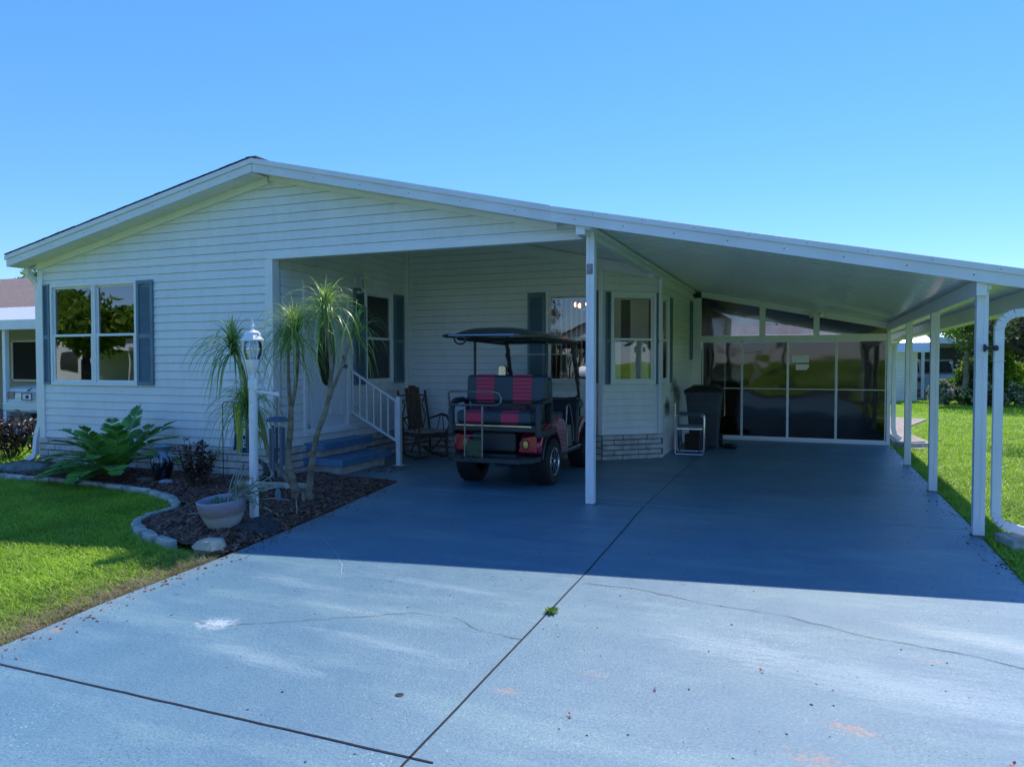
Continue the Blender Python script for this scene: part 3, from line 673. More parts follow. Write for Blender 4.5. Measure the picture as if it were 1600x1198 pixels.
mb.add([(cy_+(ry_-.004)*math.cos(2*math.pi*i/nO), -.012, cz_+(rz_-.004)*math.sin(2*math.pi*i/nO)) for i in range(nO)], [tuple(range(nO))])
mb.build('oval_pane', M['glass'], door)
for z in (1.63, 1.49):
    mb = MB(); c = (XS, 9.405, z); mb.lathe([(.032,.0),(.032,.012),(.014,.016),(.014,.03),(.026,.04),(.028,.055),(.018,.066),(0,.068)] if z < 1.6 else [(.032,0),(.032,.02),(.024,.03),(0,.032)], c, 20, 'x')
    mb.build('handle' if z < 1.6 else 'deadbolt', M['steel'], door, smooth=True)
# --- porch back wall
BY = 11.3
def pfb(x): return fb(x) - .02
siding('porch_back_wall', (0, BY, 0), UX, NF, .4, 3.96, lambda z: (-6.53, min(-3.0, -6.57+(3.97-z)/.2275)), [(-3.91, -3.20, 1.235, 2.65)], house)
mb = MB(); slopebar(mb, -6.5, -2.2, BY-.045, BY-.016, -.13, .03, pfb); mb.build('rake_trim', M['trim'], house)
brickrow('skirting', (-6.53, BY, 0), UX, NF, 3.53, .0, .40, house)
mb = MB(); mb.box(-6.53, -6.47, BY-.06, BY-.012, .4, 3.9); mb.build('corner_trim', M['trim'], house)
window((0,BY,0), UX, NF, -3.91, -3.20, 1.235, 2.65, house, M['glass'], {'ang': .9, 'step': .085})
shutter((0,BY,0), UX, NF, -4.25, -3.95, 1.22, 2.68, house); shutter((0,BY,0), UX, NF, -3.16, -3.035, 1.22, 2.68, house)
# --- angled bay wall
A_, B_ = Vector((-3.0, 11.3, 0)), Vector((-2.22, 11.95, 0)); UB = (B_-A_).normalized(); NB = Vector((UB.y, -UB.x, 0)); LB = (B_-A_).length
siding('bay_wall', A_, UB, NB, .4, 3.05, lambda z: (0, min(LB, LB if z < 2.9 else LB*(1-(z-2.9)/.25))), [(.165, .905, 1.235, 2.62)], house)
brickrow('skirting', A_, UB, NB, LB+.05, .0, .40, house, rows=5, u0=-.02)
window(A_, UB, NB, .165, .905, 1.235, 2.62, house, M['glass'], {'ang': .75, 'step': .062, 'gaps': [(.24,.30),(.33,.42),(.45,.50),(.88,1)]})
shutter(A_, UB, NB, .045, .125, 1.2, 2.66, house); shutter(A_, UB, NB, .945, .995, 1.2, 2.66, house)
mb = MB(); mb.box(-3.05, -2.985, 11.245, 11.30, .4, 3.1); mb.build('corner_trim', M['trim'], house)
mb = MB(); mb.box(-2.235, -2.185, 11.90, 11.97, .4, 2.9); mb.build('corner_trim', M['trim'], house)
# --- carport side wall
XR = -2.22; OR = (XR, 0, 0)
siding('carport_side_wall', OR, UY, NX, .4, 2.9, lambda z: (11.95, 15.42), [(12.06, 12.68, 1.235, 2.62)], house, M['siding_scuffed'])
window(OR, UY, NX, 12.06, 12.68, 1.235, 2.62, house, M['glass'], {'ang': .9, 'step': .08})
shutter(OR, UY, NX, 12.74, 12.94, 1.2, 2.66, house); shutter(OR, UY, NX, 15.1, 15.36, 1.6, 2.78, house)
mb = MB(); mb.box(XR-.02, XR+.008, 11.97, 15.42, 0, .4); mb.build('skirting_panel', M['siding'], house)
mb = MB(); mb.box(XR-.01, XR+.045, 11.97, 15.40, 2.82, 2.90); mb.build('top_trim', M['trim'], house)
# --- shell and interior
mb = MB(); mb.box(-10.97,-10.90,FY+.06,24,0,2.95); mb.build('left_wall', M['siding'], house)
mb = MB(); mb.box(-10.9,-2.25,23.9,24,0,2.9); mb.build('rear_wall', M['siding'], house)
mb = MB(); mb.box(XR-.07,XR-.01,15.44,24,0,2.9); mb.build('side_wall', M['siding'], house)
mb = MB(); mb.add([(-10.89,FY+.07,.56),(-6.6,FY+.07,.56),(-6.6,11.37,.56),(-3.03,11.37,.56),(-2.3,12.0,.56),(-2.3,23.88,.56),(-10.89,23.88,.56)], [tuple(range(7))]); mb.build('floor', M['room'], house)
mb = MB(); mb.add([(-10.89,FY+.07,2.9),(-6.6,FY+.07,2.9),(-6.6,11.37,2.9),(-3.03,11.37,2.9),(-2.3,12.0,2.9),(-2.3,23.88,2.9),(-10.89,23.88,2.9)], [tuple(range(7))])
mb.box(-10.85,-2.3,15.6,15.7,.57,2.89); mb.box(-7.0,-6.9,11.4,15.6,.57,2.89); mb.box(-10.8,-6.75,10.8,10.9,.57,2.89); mb.build('inner_wall', M['room'], house)
# --- roof: shingled, gable overhang with soffit and two-step fascia
YF = 7.50; YB = 24.3
mb = MB()
for x0, x1 in ((-11.25, -6.57), (-6.57, -2.57)):
    P = []
    yf, q0, q1 = (YF-.004, .165, .178) if x0 < -7 else (YF+.012, .12, .155)
    for x in (x0, x1):
        P += [(x, yf, fb(x)+q0), (x, YB, fb(x)+q0), (x, YB, fb(x)+q1), (x, yf, fb(x)+q1)]
    mb.add(P, [(0,1,2,3),(7,6,5,4),(0,4,5,1),(1,5,6,2),(2,6,7,3),(3,7,4,0)])
for i in range(46):                                            # ragged shingle edge along the left rake
    x = -11.25 + i*4.68/46; slopebar(mb, x, x+.095, YF-.020-random.uniform(0,.008), YF+.2, .179+(i%2)*.002, .185+random.uniform(0,.006))
rf = mb.build('roof', M['shingle'], house)
mb = MB(); mb.box(-6.66, -6.50, YF-.006, YB, 4.135, 4.158); mb.build('ridge_cap', M['shingle'], rf)
mb = MB()
slopebar(mb, -11.23, -6.575, YF, YF+.03, -.005, .10); slopebar(mb, -11.25, -6.572, YF-.018, YF+.03, .10, .165)
mb.box(-11.235,-11.205,YF+.031,YB,fb(-11.23)-.002,fb(-11.23)+.155)
fa = mb.build('fascia', M['fascia'], house, bevel=.002)
mb = MB(); slopebar(mb, -6.568, -2.57, YF, YF+.03, -.005, .10); slopebar(mb, -6.568, -2.57, YF-.018, YF+.03, .10, .165)
mb.build('fascia', M['fascia'], house, bevel=.002)
mb = MB(); slopebar(mb, -11.2, -6.6, YF+.03, FY-.05, .012, .02)   # soffit boards with grooves
x = -11.2
while x < -6.65: slopebar(mb, x, x+.09, YF+.03, FY-.05, .004, .0119); x += .1
mb.build('soffit', M['trim'], rf)
mb = MB(); slopebar(mb, -6.57, -2.57, YF+.03, FY-.04, .012, .02); mb.build('soffit', M['trim'], rf)
mb = MB(); slopebar(mb, -11.2, -10.97, FY, YB, .01, .02); mb.build('soffit', M['trim'], rf)
for i in range(13):
    x = -10.9+i*.66; mb = MB(); mb.ell((x, YF-.001, fb(x)+.05), (.007,.004,.007), 8, 5); mb.build('screw_head', M['steel'], fa)
# downspout at the left corner
mb = MB()
pts = [(-11.13,FY-.10,2.99),(-11.12,FY-.08,2.90),(-11.08,FY+.02,2.76),(-11.07,FY+.03,2.68),(-11.07,FY+.03,.62),(-11.12,FY+.0,.42),(-11.14,FY-.02,.10),(-11.25,FY-.08,.03)]
for a, b in zip(pts[:-1], pts[1:]): mb.bar(a, b, .085, .065, (0,-1,.01))
mb.build('downspout', M['trim'], house, bevel=.008)

# ================================================================ CARPORT
carport = thing('carport', 'white aluminium carport with ribbed sloping roof on slim posts, right of the porch', 'carport', (1.41, 7.7, 0))
def pans(mb, x0, x1, y0, y1, h, pitch=.165):
    prof = []; y = y0
    while y < y1-1e-6:
        prof += [(y,0),(y+pitch*.30,.004),(y+pitch*.36,.010),(y+pitch*.42,.004),(y+pitch-.040,0),(y+pitch-.036,.058),(y+pitch-.004,.058)]; y += pitch
    prof.append((y1, 0)); vs = []
    for x in (x0, x1): vs += [(x, a, fb(x)+h+b) for a, b in prof]
    n_ = len(prof); mb.add(vs, [(i,i+1,n_+i+1,n_+i) for i in range(n_-1)])
    vs = []
    for x in (x0, x1): vs += [(x, y0, fb(x)+h+.068), (x, y1, fb(x)+h+.068)]
    mb.add(vs, [(0,1,3,2)])
mb = MB(); pans(mb, -2.57, 1.93, YF+.031, YB, .045); rp = mb.build('roof_pan', M['pan'], carport)
mb = MB(); pans(mb, -6.53, -2.571, FY+.11, 11.295, .025); mb.build('porch_ceiling', M['pan'], house)
mb = MB(); P = []
for x in (-2.57, 1.95): P += [(x, YF-.01, fb(x)+.125), (x, YB, fb(x)+.125), (x, YB, fb(x)+.160), (x, YF-.01, fb(x)+.160)]
mb.add(P, [(0,1,2,3),(7,6,5,4),(0,4,5,1),(1,5,6,2),(2,6,7,3),(3,7,4,0)]); mb.build('roof_top', M['whitepaint'], carport)
mb = MB(); slopebar(mb, -2.569, 1.97, YF, YF+.03, -.005, .10); slopebar(mb, -2.569, 1.97, YF-.018, YF+.03, .10, .158)
cf = mb.build('fascia', M['fascia'], carport, bevel=.002)
for i in range(8):
    x = -2.3+i*.52; mb = MB(); mb.ell((x, YF-.001, fb(x)+.05), (.007,.004,.007), 8, 5); mb.build('screw_head', M['steel'], cf)
    mb = MB(); mb.ell((x+.2, YF-.019, fb(x+.2)+.13), (.005,.004,.005), 8, 5); mb.build('screw_head', M['steel'], cf)
# beams
mb = MB(); mb.box(-2.30, -2.20, YF+.04, 15.42, 2.90, 3.005); mb.box(-2.198, -2.14, YF+.04, 15.42, 2.955, 3.0); mb.build('beam', M['trim'], carport, bevel=.004)
mb = MB(); mb.box(1.37, 1.45, YF+.04, 15.45, 2.135, 2.275); mb.build('beam', M['trim'], carport, bevel=.004)
mb = MB(); mb.box(1.80, 1.815, YF+.035, 22, 2.045, 2.20); mb.box(1.80, 1.93, YF+.035, 22, 2.035, 2.047); mb.box(1.93, 1.95, YF+.035, 22, 2.035, 2.18); mb.build('gutter', M['trim'], carport, bevel=.003)
def post(x, y, z1, s=.09, name='post'):
    mb = MB(); h = s/2
    prof = [(x-h,y-h),(x-.012,y-h),(x-.009,y-h+.005),(x+.009,y-h+.005),(x+.012,y-h),(x+h,y-h),(x+h,y+h),(x-h,y+h)]
    mb.prism(prof, .0, z1, 'z'); p = mb.build(name, M['post'], carport)
    mb = MB(); mb.box(x-h-.006,x+h+.006,y-h-.006,y+h+.006,.001,.012); mb.build('foot_plate', M['steel'], p)
    return p
p1 = post(-2.19, 7.76, 2.98); p2 = post(1.43, 7.64, 2.19); post(1.41, 10.08, 2.14); post(1.41, 12.5, 2.14)
mb = MB(); mb.obox((-2.235, YF+.30, 2.93), (.05,.06,.16), Matrix.Rotation(R(-12),3,'Y')); mb.build('bracket', M['trim'], p1)
mb = MB(); mb.box(-2.225,-2.16,7.706,7.714,2.50,2.61); mb.box(-2.21,-2.175,7.700,7.706,2.52,2.59); mb.build('junction_plate', M['steel'], p1)
mb = MB(); mb.obox((1.47, YF+.1, 2.235), (.05,.07,.09), Matrix.Rotation(R(12),3,'Y')); mb.build('bracket', M['trim'], p2)
mb = MB(); mb.box(1.40,1.475,7.588,7.595,1.60,1.74); mb.build('mount_plate', M['post'], p2)
mb = MB(); mb.lathe([(.0,-.02),(.018,-.02),(.022,0),(.014,.012),(.012,.05),(.022,.055),(.026,.075),(.02,.09),(0,.09)], (1.455,7.565,1.675), 16, 'x'); mb.tube([(1.445,7.59,1.70),(1.445,7.56,1.70)], .01, 8); mb.tube([(1.445,7.59,1.65),(1.445,7.56,1.65)], .009, 8); mb.build('hose_tap', M['black'], p2, smooth=True)
# front downspout from the gutter beside the front right post
ds = MB()
def spout(mb, pts, w_, d_, side=(0,-1,.001)):
    for a, b in zip(pts[:-1], pts[1:]): mb.bar(a, b, w_, d_, side)
arc = [(1.56+.15-.15*math.cos(t), 7.62, 1.83+.15*math.sin(t)) for t in [R(a) for a in (0,15,30,45,60,75,90)]]
spout(ds, [(1.56,7.62,.22),(1.56,7.62,1.55),(1.56,7.62,1.83)] + arc[1:] + [(1.88,7.62,2.0)], .072, .06)
arc2 = [(1.56+.12-.12*math.cos(t), 7.62-.0*t, .22-.12*math.sin(t)) for t in [R(a) for a in (0,18,36,54,72)]]
spout(ds, arc2 + [(1.78,7.60,.075)], .072, .06)
for t in range(9):
    a = R(6+t*9); ds.bar((1.71-.188*math.cos(a),7.62,1.83+.188*math.sin(a)), (1.71-.112*math.cos(a),7.62,1.83+.112*math.sin(a)), .074, .006, (math.sin(a),0,math.cos(a)))
for t in range(5):
    a = R(6+t*13); ds.bar((1.68-.158*math.cos(a),7.62,.22-.158*math.sin(a)), (1.68-.082*math.cos(a),7.62,.22-.082*math.sin(a)), .074, .006, (math.sin(a),0,-math.cos(a)))
ds.box(1.512,1.608,7.58,7.665,1.56,1.565)
ds.build('downspout', M['post'], carport, bevel=.006)
# rear downspout by the screened room
ds = MB(); spout(ds, [(1.80,15.75,2.06),(1.66,15.75,2.02),(1.56,15.75,1.93),(1.53,15.75,1.80),(1.53,15.75,.30),(1.56,15.75,.16),(1.66,15.75,.08)], .08, .07); ds.build('downspout', M['post'], carport, bevel=.006)
# splash blocks
def splash(x, y, rz, label):
    t = thing('splash_block', label, 'splash block', (x, y, -.045), rz, 'splash blocks under the downspouts')
    mb = MB(); L_ = .62; 
    P = [(-.16,0),(.16,0),(.13,L_),(-.13,L_)] 
    mb.box(-.17,-.125,.0,L_,0,.10); mb.box(.125,.17,.0,L_,0,.10); mb.box(-.125,.125,.0,.05,0,.10)
    mb.add([(-.125,.05,.0),(.125,.05,.0),(.125,L_,.0),(-.125,L_,.0),(-.125,.05,.055),(.125,.05,.055),(.125,L_,.03),(-.125,L_,.03)], [(0,3,2,1),(4,5,6,7),(0,1,5,4),(2,3,7,6)])
    mb.build('trough', M['stone'], t, abs_=False, bevel=.012); return t
splash(1.58, 7.42, R(-78), 'long concrete splash block under the front downspout, beside the nearest right carport post')
splash(1.62, 15.45, R(-60), 'concrete splash block under the far downspout at the corner of the screened room')

# ================================================================ SCREENED ROOM at the back of the carport
scr = thing('screen_enclosure', 'white-framed screened room with dark tinted panels closing the back of the carport', 'screened room', (-.4, 15.4, 0))
SY = 15.42
mb = MB()
mb.box(-2.22,-2.02,SY-.03,SY+.08,0,2.86); mb.box(1.38,1.44,SY-.045,SY+.08,0,2.13)
mb.box(-2.02,1.38,SY-.025,SY+.06,1.975,2.085)
mb.box(-2.02,1.38,SY-.04,SY+.10,0.0,.055)
P = []
for x in (-2.02, 1.44):
    for a in (SY-.028, SY+.06): P += [(x,a,fb(x)-.075),(x,a,fb(x)+.043)]
mb.add(P, [(0,1,3,2),(4,6,7,5),(0,4,5,1),(2,3,7,6),(0,2,6,4),(1,5,7,3)])
for x in (-.84, .15): mb.box(x-.055, x+.055, SY-.022, SY+.05, 2.085, fb(x)-.06)
mb.build('frame', M['trim'], scr, bevel=.003)
xs = [-2.0,-1.22,-.36,.51,1.37]
for i, (a, b) in enumerate(zip(xs[:-1], xs[1:])):
    mb = MB(); w_ = .022; n0, n1 = SY-.010-(i % 2)*.012, SY+.012
    mb.box(a,a+w_,n0,n1,.055,1.975); mb.box(b-w_,b,n0,n1,.055,1.975); mb.box(a+w_,b-w_,n0,n1,.055,.08); mb.box(a+w_,b-w_,n0,n1,1.95,1.975); mb.box(a+w_,b-w_,n0+.004,n1,1.02,1.036)
    pf = mb.build('panel_frame', M['trim'], scr, bevel=.002)
    mb = MB(); y = SY+.002-(i % 2)*.010
    for z0, z1 in ((.08,1.02),(1.036,1.95)): mb.add([(a+w_,y,z0),(b-w_,y,z0),(b-w_,y,z1),(a+w_,y,z1)], [(0,1,2,3)])
    mb.build('vinyl_pane', M['screen'], pf)
for a, b in ((-2.02,-.895),(-.785,.095),(.205,1.38)):
    mb = MB(); za, zb = fb(a)-.08, max(2.086, fb(b)-.08); y = SY+.01
    mb.add([(a,y,2.088),(b,y,2.088),(b,y,zb),(a,y,za)], [(0,1,2,3)]); mb.build('transom_pane', M['screen'], scr)
mb = MB(); mb.box(-2.2,1.44,22,22.06,0,2.1); mb.box(1.38,1.44,SY+.09,22,0,.5); mb.box(1.38,1.44,SY+.09,22,1.9,2.13)
for y in (16.7,18.2,19.7,21.2): mb.box(1.38,1.44,y,y+.06,.5,1.9)
mb.build('side_frame', M['trim'], scr)
mb = MB(); mb.add([(-2.2,15.5,.01),(1.4,15.5,.01),(1.4,22,.01),(-2.2,22,.01)], [(0,1,2,3)]); mb.build('floor', M['room'], scr)
mb = MB(); mb.add([(1.41,15.52,.5),(1.41,21.9,.5),(1.41,21.9,1.9),(1.41,15.52,1.9)], [(0,1,2,3)]); mb.build('side_pane', M['screen'], scr)
# notices, camera
mb = MB(); mb.box(-.285,.025,SY-.03,SY-.026,1.545,1.68); tag(mb.build('notice_paper', emis('paper',(.85,.85,.83),0)), 'plain grey white paper taped to the third dark panel, upper of the two', 'notice', 'papers on the screen panel')
mb = MB(); mb.prism([(-.215,1.40),(-.02,1.40),(.025,1.455),(.025,1.515),(-.215,1.515)], SY-.03, SY-.026, 'y'); tag(mb.build('notice_paper', emis('paper',(.85,.85,.83),0)), 'smaller white paper with one folded corner below the grey paper on the third dark panel', 'notice', 'papers on the screen panel')
t = thing('floodlight', 'small white twin floodlight fixed under the carport roof above the dark transom panes', 'floodlight', (.15, SY-.05, 2.46))
mb = MB(); mb.lathe([(.05,.02),(.05,0),(.03,-.012),(0,-.012)], (.15,SY-.06,2.50), 16); mb.build('base', M['trim'], t, smooth=True)
for s_ in (-1, 1):
    mb = MB(); mb.tube([(.15+s_*.02,SY-.06,2.50),(.15+s_*.06,SY-.10,2.47),(.15+s_*.10,SY-.15,2.445)], [.02,.035,.05], 14); mb.build('lamp_head', M['trim'], t, smooth=True)

# ================================================================ ENTRY STEPS, RAIL, LANTERN
st = thing('entry_steps', 'two blue painted steps on pale brick leading up to the front door', 'steps', (-6.2, 9.0, 0))
for nm, x1, y0, y1, zt, zb in (('lower', -5.84, 8.37, 9.66, .225, .13), ('upper', -6.19, 8.42, 9.68, .425, .33)):
    mb = MB(); mb.box(XS+.02, x1, y0, y1, zb, zt); mb.build('tread', M['tread'], st, bevel=.006)
    mb = MB(); x2, ya, yb = x1-.085, y0+.075, y1-.07; z0 = 0 if nm == 'lower' else .226; z1 = zb-.001
    mb.box(XS+.03, x2-.02, ya+.02, yb-.02, z0, z1)
    k = 3; 
    for i in range(k): a = ya+(yb-ya)*i/k; mb.box(x2-.019, x2+random.uniform(-.003,.003), a+.004, a+(yb-ya)/k-.004, z0+.004, z1-.006)
    for i in range(2): a = XS+.03+(x2-XS-.05)*i/2; mb.box(a+.004, a+(x2-XS-.05)/2-.004, ya-random.uniform(-.003,.003), ya+.019, z0+.004, z1-.006)
    mb.build('brick_riser', M['brick'], st, bevel=.003)
rl = thing('handrail', 'white metal handrail sloping down beside the entry steps', 'handrail', (-5.69, 9.61, 0))
mb = MB(); mb.box(-5.725,-5.655,9.575,9.645,.01,1.03); mb.box(-5.73,-5.65,9.57,9.65,1.03,1.04); mb.build('newel_post', M['post'], rl, bevel=.004)
mb = MB(); mb.box(-5.76,-5.62,9.54,9.68,.001,.011); mb.build('foot_plate', M['post'], rl)
mb = MB(); mb.bar((-6.52,9.61,1.42),(-5.72,9.61,.965),.045,.03); mb.build('top_rail', M['post'], rl, bevel=.004)
mb = MB(); mb.bar((-6.52,9.61,.79),(-5.72,9.61,.365),.04,.03); mb.build('bottom_rail', M['post'], rl, bevel=.004)
for i in range(7):
    x = -6.50+i*.125; z1 = 1.42-(x+6.52)*.569; z0 = .79-(x+6.52)*.531
    mb = MB(); mb.box(x-.009,x+.009,9.601,9.619,z0,z1-.012); mb.build('baluster', M['post'], rl)
ln = thing('wall_lantern', 'white coach lantern mounted on the porch side wall above the shuttered window', 'lantern', (XS, 9.75, 2.75))
mb = MB(); mb.box(XS+.012,XS+.03,9.69,9.81,2.62,2.86); mb.tube([(XS+.03,9.75,2.66),(XS+.10,9.75,2.63),(XS+.17,9.75,2.66)], .012, 8); mb.build('bracket', M['whitepaint'], ln, bevel=.004)
mb = MB(); c = (XS+.17,9.75,0)
mb.lathe([(.10,2.83),(.10,2.84),(.055,2.90),(.03,2.925),(.012,2.95),(.016,2.965),(.005,3.0),(0,3.01)], c, 6); mb.lathe([(.055,2.66),(.06,2.68),(.0,2.68)], c, 6); mb.lathe([(.0,2.40),(.012,2.42),(.02,2.62),(.055,2.66)], c, 8)
for i in range(6):
    t = R(60*i); mb.bar((c[0]+.055*math.cos(t),c[1]+.055*math.sin(t),2.67),(c[0]+.088*math.cos(t),c[1]+.088*math.sin(t),2.835),.009,.009)
mb.build('lantern_cage', M['whitepaint'], ln)
mb = MB(); mb.lathe([(.05,2.68),(.082,2.83)], c, 6, 'z', False); mb.build('lantern_glass', M['glass'], ln)
mt = MB(); mt.obox((-5.62,9.22,.006),(.42,.62,.008),R(4)); tag(mt.build('door_mat', mat('pebble_pattern_mat',(.30,.28,.26),.9,col2=(.045,.05,.05),vscale=16,bump=.6,bscale=50,contrast=(.45,.52),detail=1.)), 'dark pebble-patterned mat on the blue floor beside the lower step', 'door mat')
# chandelier glowing inside the back window
ch = thing('chandelier', 'small lit chandelier glowing orange behind the blinds of the porch back window', 'chandelier', (-3.55, 12.3, 2.55))
mb = MB(); mb.tube([(-3.55,12.3,2.89),(-3.55,12.3,2.5)], .01, 8)
for i in range(5):
    a = R(72*i); x, y = -3.55+.2*math.cos(a), 12.3+.2*math.sin(a); mb.tube([(-3.55,12.3,2.5),(-3.55+.1*math.cos(a),12.3+.1*math.sin(a),2.44),(x,y,2.5)], .007, 6)
mb.build('arms', M['steel'], ch)
MBulb = emis('warm_bulb', (1,.32,.08), 9)
for i in range(5):
    a = R(72*i); mb = MB(); mb.ell((-3.55+.2*math.cos(a),12.3+.2*math.sin(a),2.54),(.028,.028,.04),10,8); mb.build('bulb', MBulb, ch, smooth=True)

# ================================================================ GOLF CART (local: x right, y forward, z up)
gc = thing('golf_cart', 'dark red golf cart with black canopy and red-striped black seats on the porch slab', 'golf cart', (-3.60, 9.65, 0), R(.8))
def G(mb, name, m, parent=gc, **k): return mb.build(name, m, parent, abs_=False, **k)
def rrect(cx, cy, w_, h, r, n_=5):
    P = []
    for sx, sy, a0 in ((1,1,0),(-1,1,90),(-1,-1,180),(1,-1,270)):
        for i in range(n_+1):
            a = R(a0+90*i/n_); P.append((cx+sx*(w_/2-r)+r*math.cos(a), cy+sy*(h/2-r)+r*math.sin(a)))
    return P
# wheels
WR = .29
for sx in (-1, 1):
    for y in (-.83, .83):
        xo = sx*.50; wv = thing('tmp', None, None); bpy.data.objects.remove(wv)
        mb = MB(); pr_ = [(.17,-.12),(.20,-.135),(.25,-.135),(.275,-.12),(WR,-.095),(WR+.003,-.05),(WR+.003,.05),(WR,.095),(.275,.12),(.25,.135),(.20,.135),(.17,.12)]
        mb.lathe(pr_, (0,0,0), 48, 'x', False)
        for i in range(48):       # tread lugs
            t = 2*math.pi*i/48
            for xx in (-.085,-.03,.03,.085):
                mb.obox((xx+.01*(i%2), math.cos(t)*(WR+.004), math.sin(t)*(WR+.004)), (.04,.024,.010), Matrix.Rotation(t-math.pi/2,3,'X'))
        wh = G(mb, 'wheel', M['tyre'], smooth=False); wh.location = (xo, y, WR+.005)
        q = sx
        mb = MB(); mb.lathe([(.165,q*.12),(.178,q*.128),(.172,q*.11),(.160,q*.05),(.158,-q*.11)], (0,0,0), 36, 'x', False); G(mb, 'rim', M['black'], wh, smooth=True)
        mb = MB(); mb.lathe([(.180,q*.127),(.172,q*.134),(.164,q*.122)], (0,0,0), 36, 'x', False)
        for i in range(8):
            t = 2*math.pi*i/8+.2
            for dt in (-.11, .11):
                mb.bar((q*.122, .03*math.cos(t), .03*math.sin(t)), (q*.126, .172*math.cos(t+dt), .172*math.sin(t+dt)), .016, .012, (1,0,0))
        mb.lathe([(.034,q*.10),(.034,q*.128),(.022,q*.134),(0,q*.134)], (0,0,0), 18, 'x'); G(mb, 'spokes', M['silver'], wh)
        mb = MB(); mb.lathe([(.158,q*.06),(0,q*.05)], (0,0,0), 24, 'x'); G(mb, 'rim_barrel', M['tyre'], wh)
# chassis, axles
mb = MB(); mb.box(-.30,.30,-1.35,1.2,.34,.42); mb.tube([(-.42,-.83,.30),(.42,-.83,.30)], .035, 10); mb.tube([(-.42,.83,.30),(.42,.83,.30)], .03, 10)
for sx in (-1,1): mb.bar((sx*.30,-1.25,.33),(sx*.30,-.4,.30),.05,.02,(0,0,1)); mb.tube([(sx*.33,-.95,.28),(sx*.33,-1.0,.60)], .022, 10)
mb.ell((.05,-.83,.30),(.10,.12,.10)); G(mb, 'chassis', M['black'])
mb = MB(); mb.ell((.02,-1.15,.31),(.10,.09,.065),14,9); mb.ell((.16,-1.13,.30),(.05,.05,.05)); G(mb, 'axle_housing', M['steel'], smooth=True)
# red body: rear quarter with wheel arch, sill and front cowl
def arch(cy, cz, r, a0, a1, n_=14): return [(cy+r*math.cos(R(a0+(a1-a0)*i/n_)), cz+r*math.sin(R(a0+(a1-a0)*i/n_))) for i in range(n_+1)]
for sx in (-1, 1):
    out = [(-1.26,.44),(-1.27,.56),(-1.18,.68),(-1.02,.76),(-.75,.82),(-.5,.84),(-.28,.80),(-.16,.70),(-.10,.40),(-.06,.33),(-.44,.33)]
    inn = arch(-.83, .31, .37, 10, 165)
    mb = MB(); xo, xi = sx*.585, sx*.30
    poly = out + inn; mb.prism(poly, min(xo,xi), max(xo,xi), 'x'); b = G(mb, 'rear_fender', M['red'], bevel=.035, seg=4, smooth=True)
    mb = MB(); P = arch(-.83,.31,.375,0,172,18); mb.tube([(sx*.59,a,c) for a, c in P], .014, 8); G(mb, 'arch_trim', M['black'], b, smooth=True)
    # sill and running board
    mb = MB(); mb.box(sx*.40, sx*.60, -.42, .46, .325, .385); r_ = G(mb, 'running_board', M['black'], bevel=.008)
    mb = MB(); mb.box(sx*.585, sx*.607, -.44, .48, .368, .389); G(mb, 'trim_strip', M['silver'], r_)
    # front fender
    out = [(.45,.36),(.48,.62),(.60,.72),(.85,.76),(1.1,.72),(1.30,.60),(1.36,.42),(1.28,.38)]
    mb = MB(); mb.prism(out + arch(.83,.31,.37,15,172), min(sx*.575,sx*.28), max(sx*.575,sx*.28), 'x'); G(mb, 'front_fender', M['red'], bevel=.03, seg=3, smooth=True)
    # black side pod between seat and floor, pale door wedge
    mb = MB(); mb.prism([(-.42,.42),(-.40,.86),(-.28,.90),(-.10,.80),(-.04,.42)], sx*.44 if sx<0 else .40, sx*.40 if sx<0 else .50, 'x'); G(mb, 'seat_pod', M['black'], bevel=.015)
    mb = MB(); mb.prism([(-.16,.40),(-.13,.70),(.02,.70),(.10,.40)], min(sx*.55,sx*.59), max(sx*.55,sx*.59), 'x'); G(mb, 'side_panel', M['steel'], bevel=.008)
    mb = MB(); mb.tube([(sx*.55,-.10,.70),(sx*.55,-.06,.95),(sx*.55,-.0,.98),(sx*.56,.06,.93),(sx*.57,.16,.66),(sx*.57,.20,.45)], .013, 8); G(mb, 'hip_rail', M['steel'], smooth=True)
# floor, dash and cowl
mb = MB(); mb.box(-.52,.52,-.42,.62,.36,.385); G(mb, 'floor', M['black'])
mb = MB(); mb.prism([(.42,.38),(.46,.86),(.52,1.00),(.66,1.02),(.78,.98),(.80,.60),(.80,.38)], -.56, .56, 'x'); da = G(mb, 'dashboard', M['black'], bevel=.03, seg=3)
for sx in (-1,1):
    mb = MB(); mb.prism(rrect(.64,.84,.20,.14,.03), sx*.555, sx*.575, 'x'); G(mb, 'glove_recess', M['blackgloss'], da)
mb = MB(); mb.prism([(.80,.45),(.80,.99),(1.0,.93),(1.22,.80),(1.36,.62),(1.38,.42)], -.50, .50, 'x'); G(mb, 'front_cowl', M['red'], bevel=.05, seg=4, smooth=True)
mb = MB(); mb.tube([(-.22,.52,.86),(-.22,.34,.98)], .018, 8)
k = 20; cN = Vector((-.22,.33,.99)); ax = Vector((0,-.5,.32)).normalized(); u = Vector((1,0,0)); v = ax.cross(u)
mb.tube([cN + u*.17*math.cos(2*math.pi*i/k) + v*.17*math.sin(2*math.pi*i/k) for i in range(k+1)], .013, 8); mb.bar(cN-u*.16, cN+u*.16, .03, .012); G(mb, 'steering_wheel', M['black'], smooth=True)
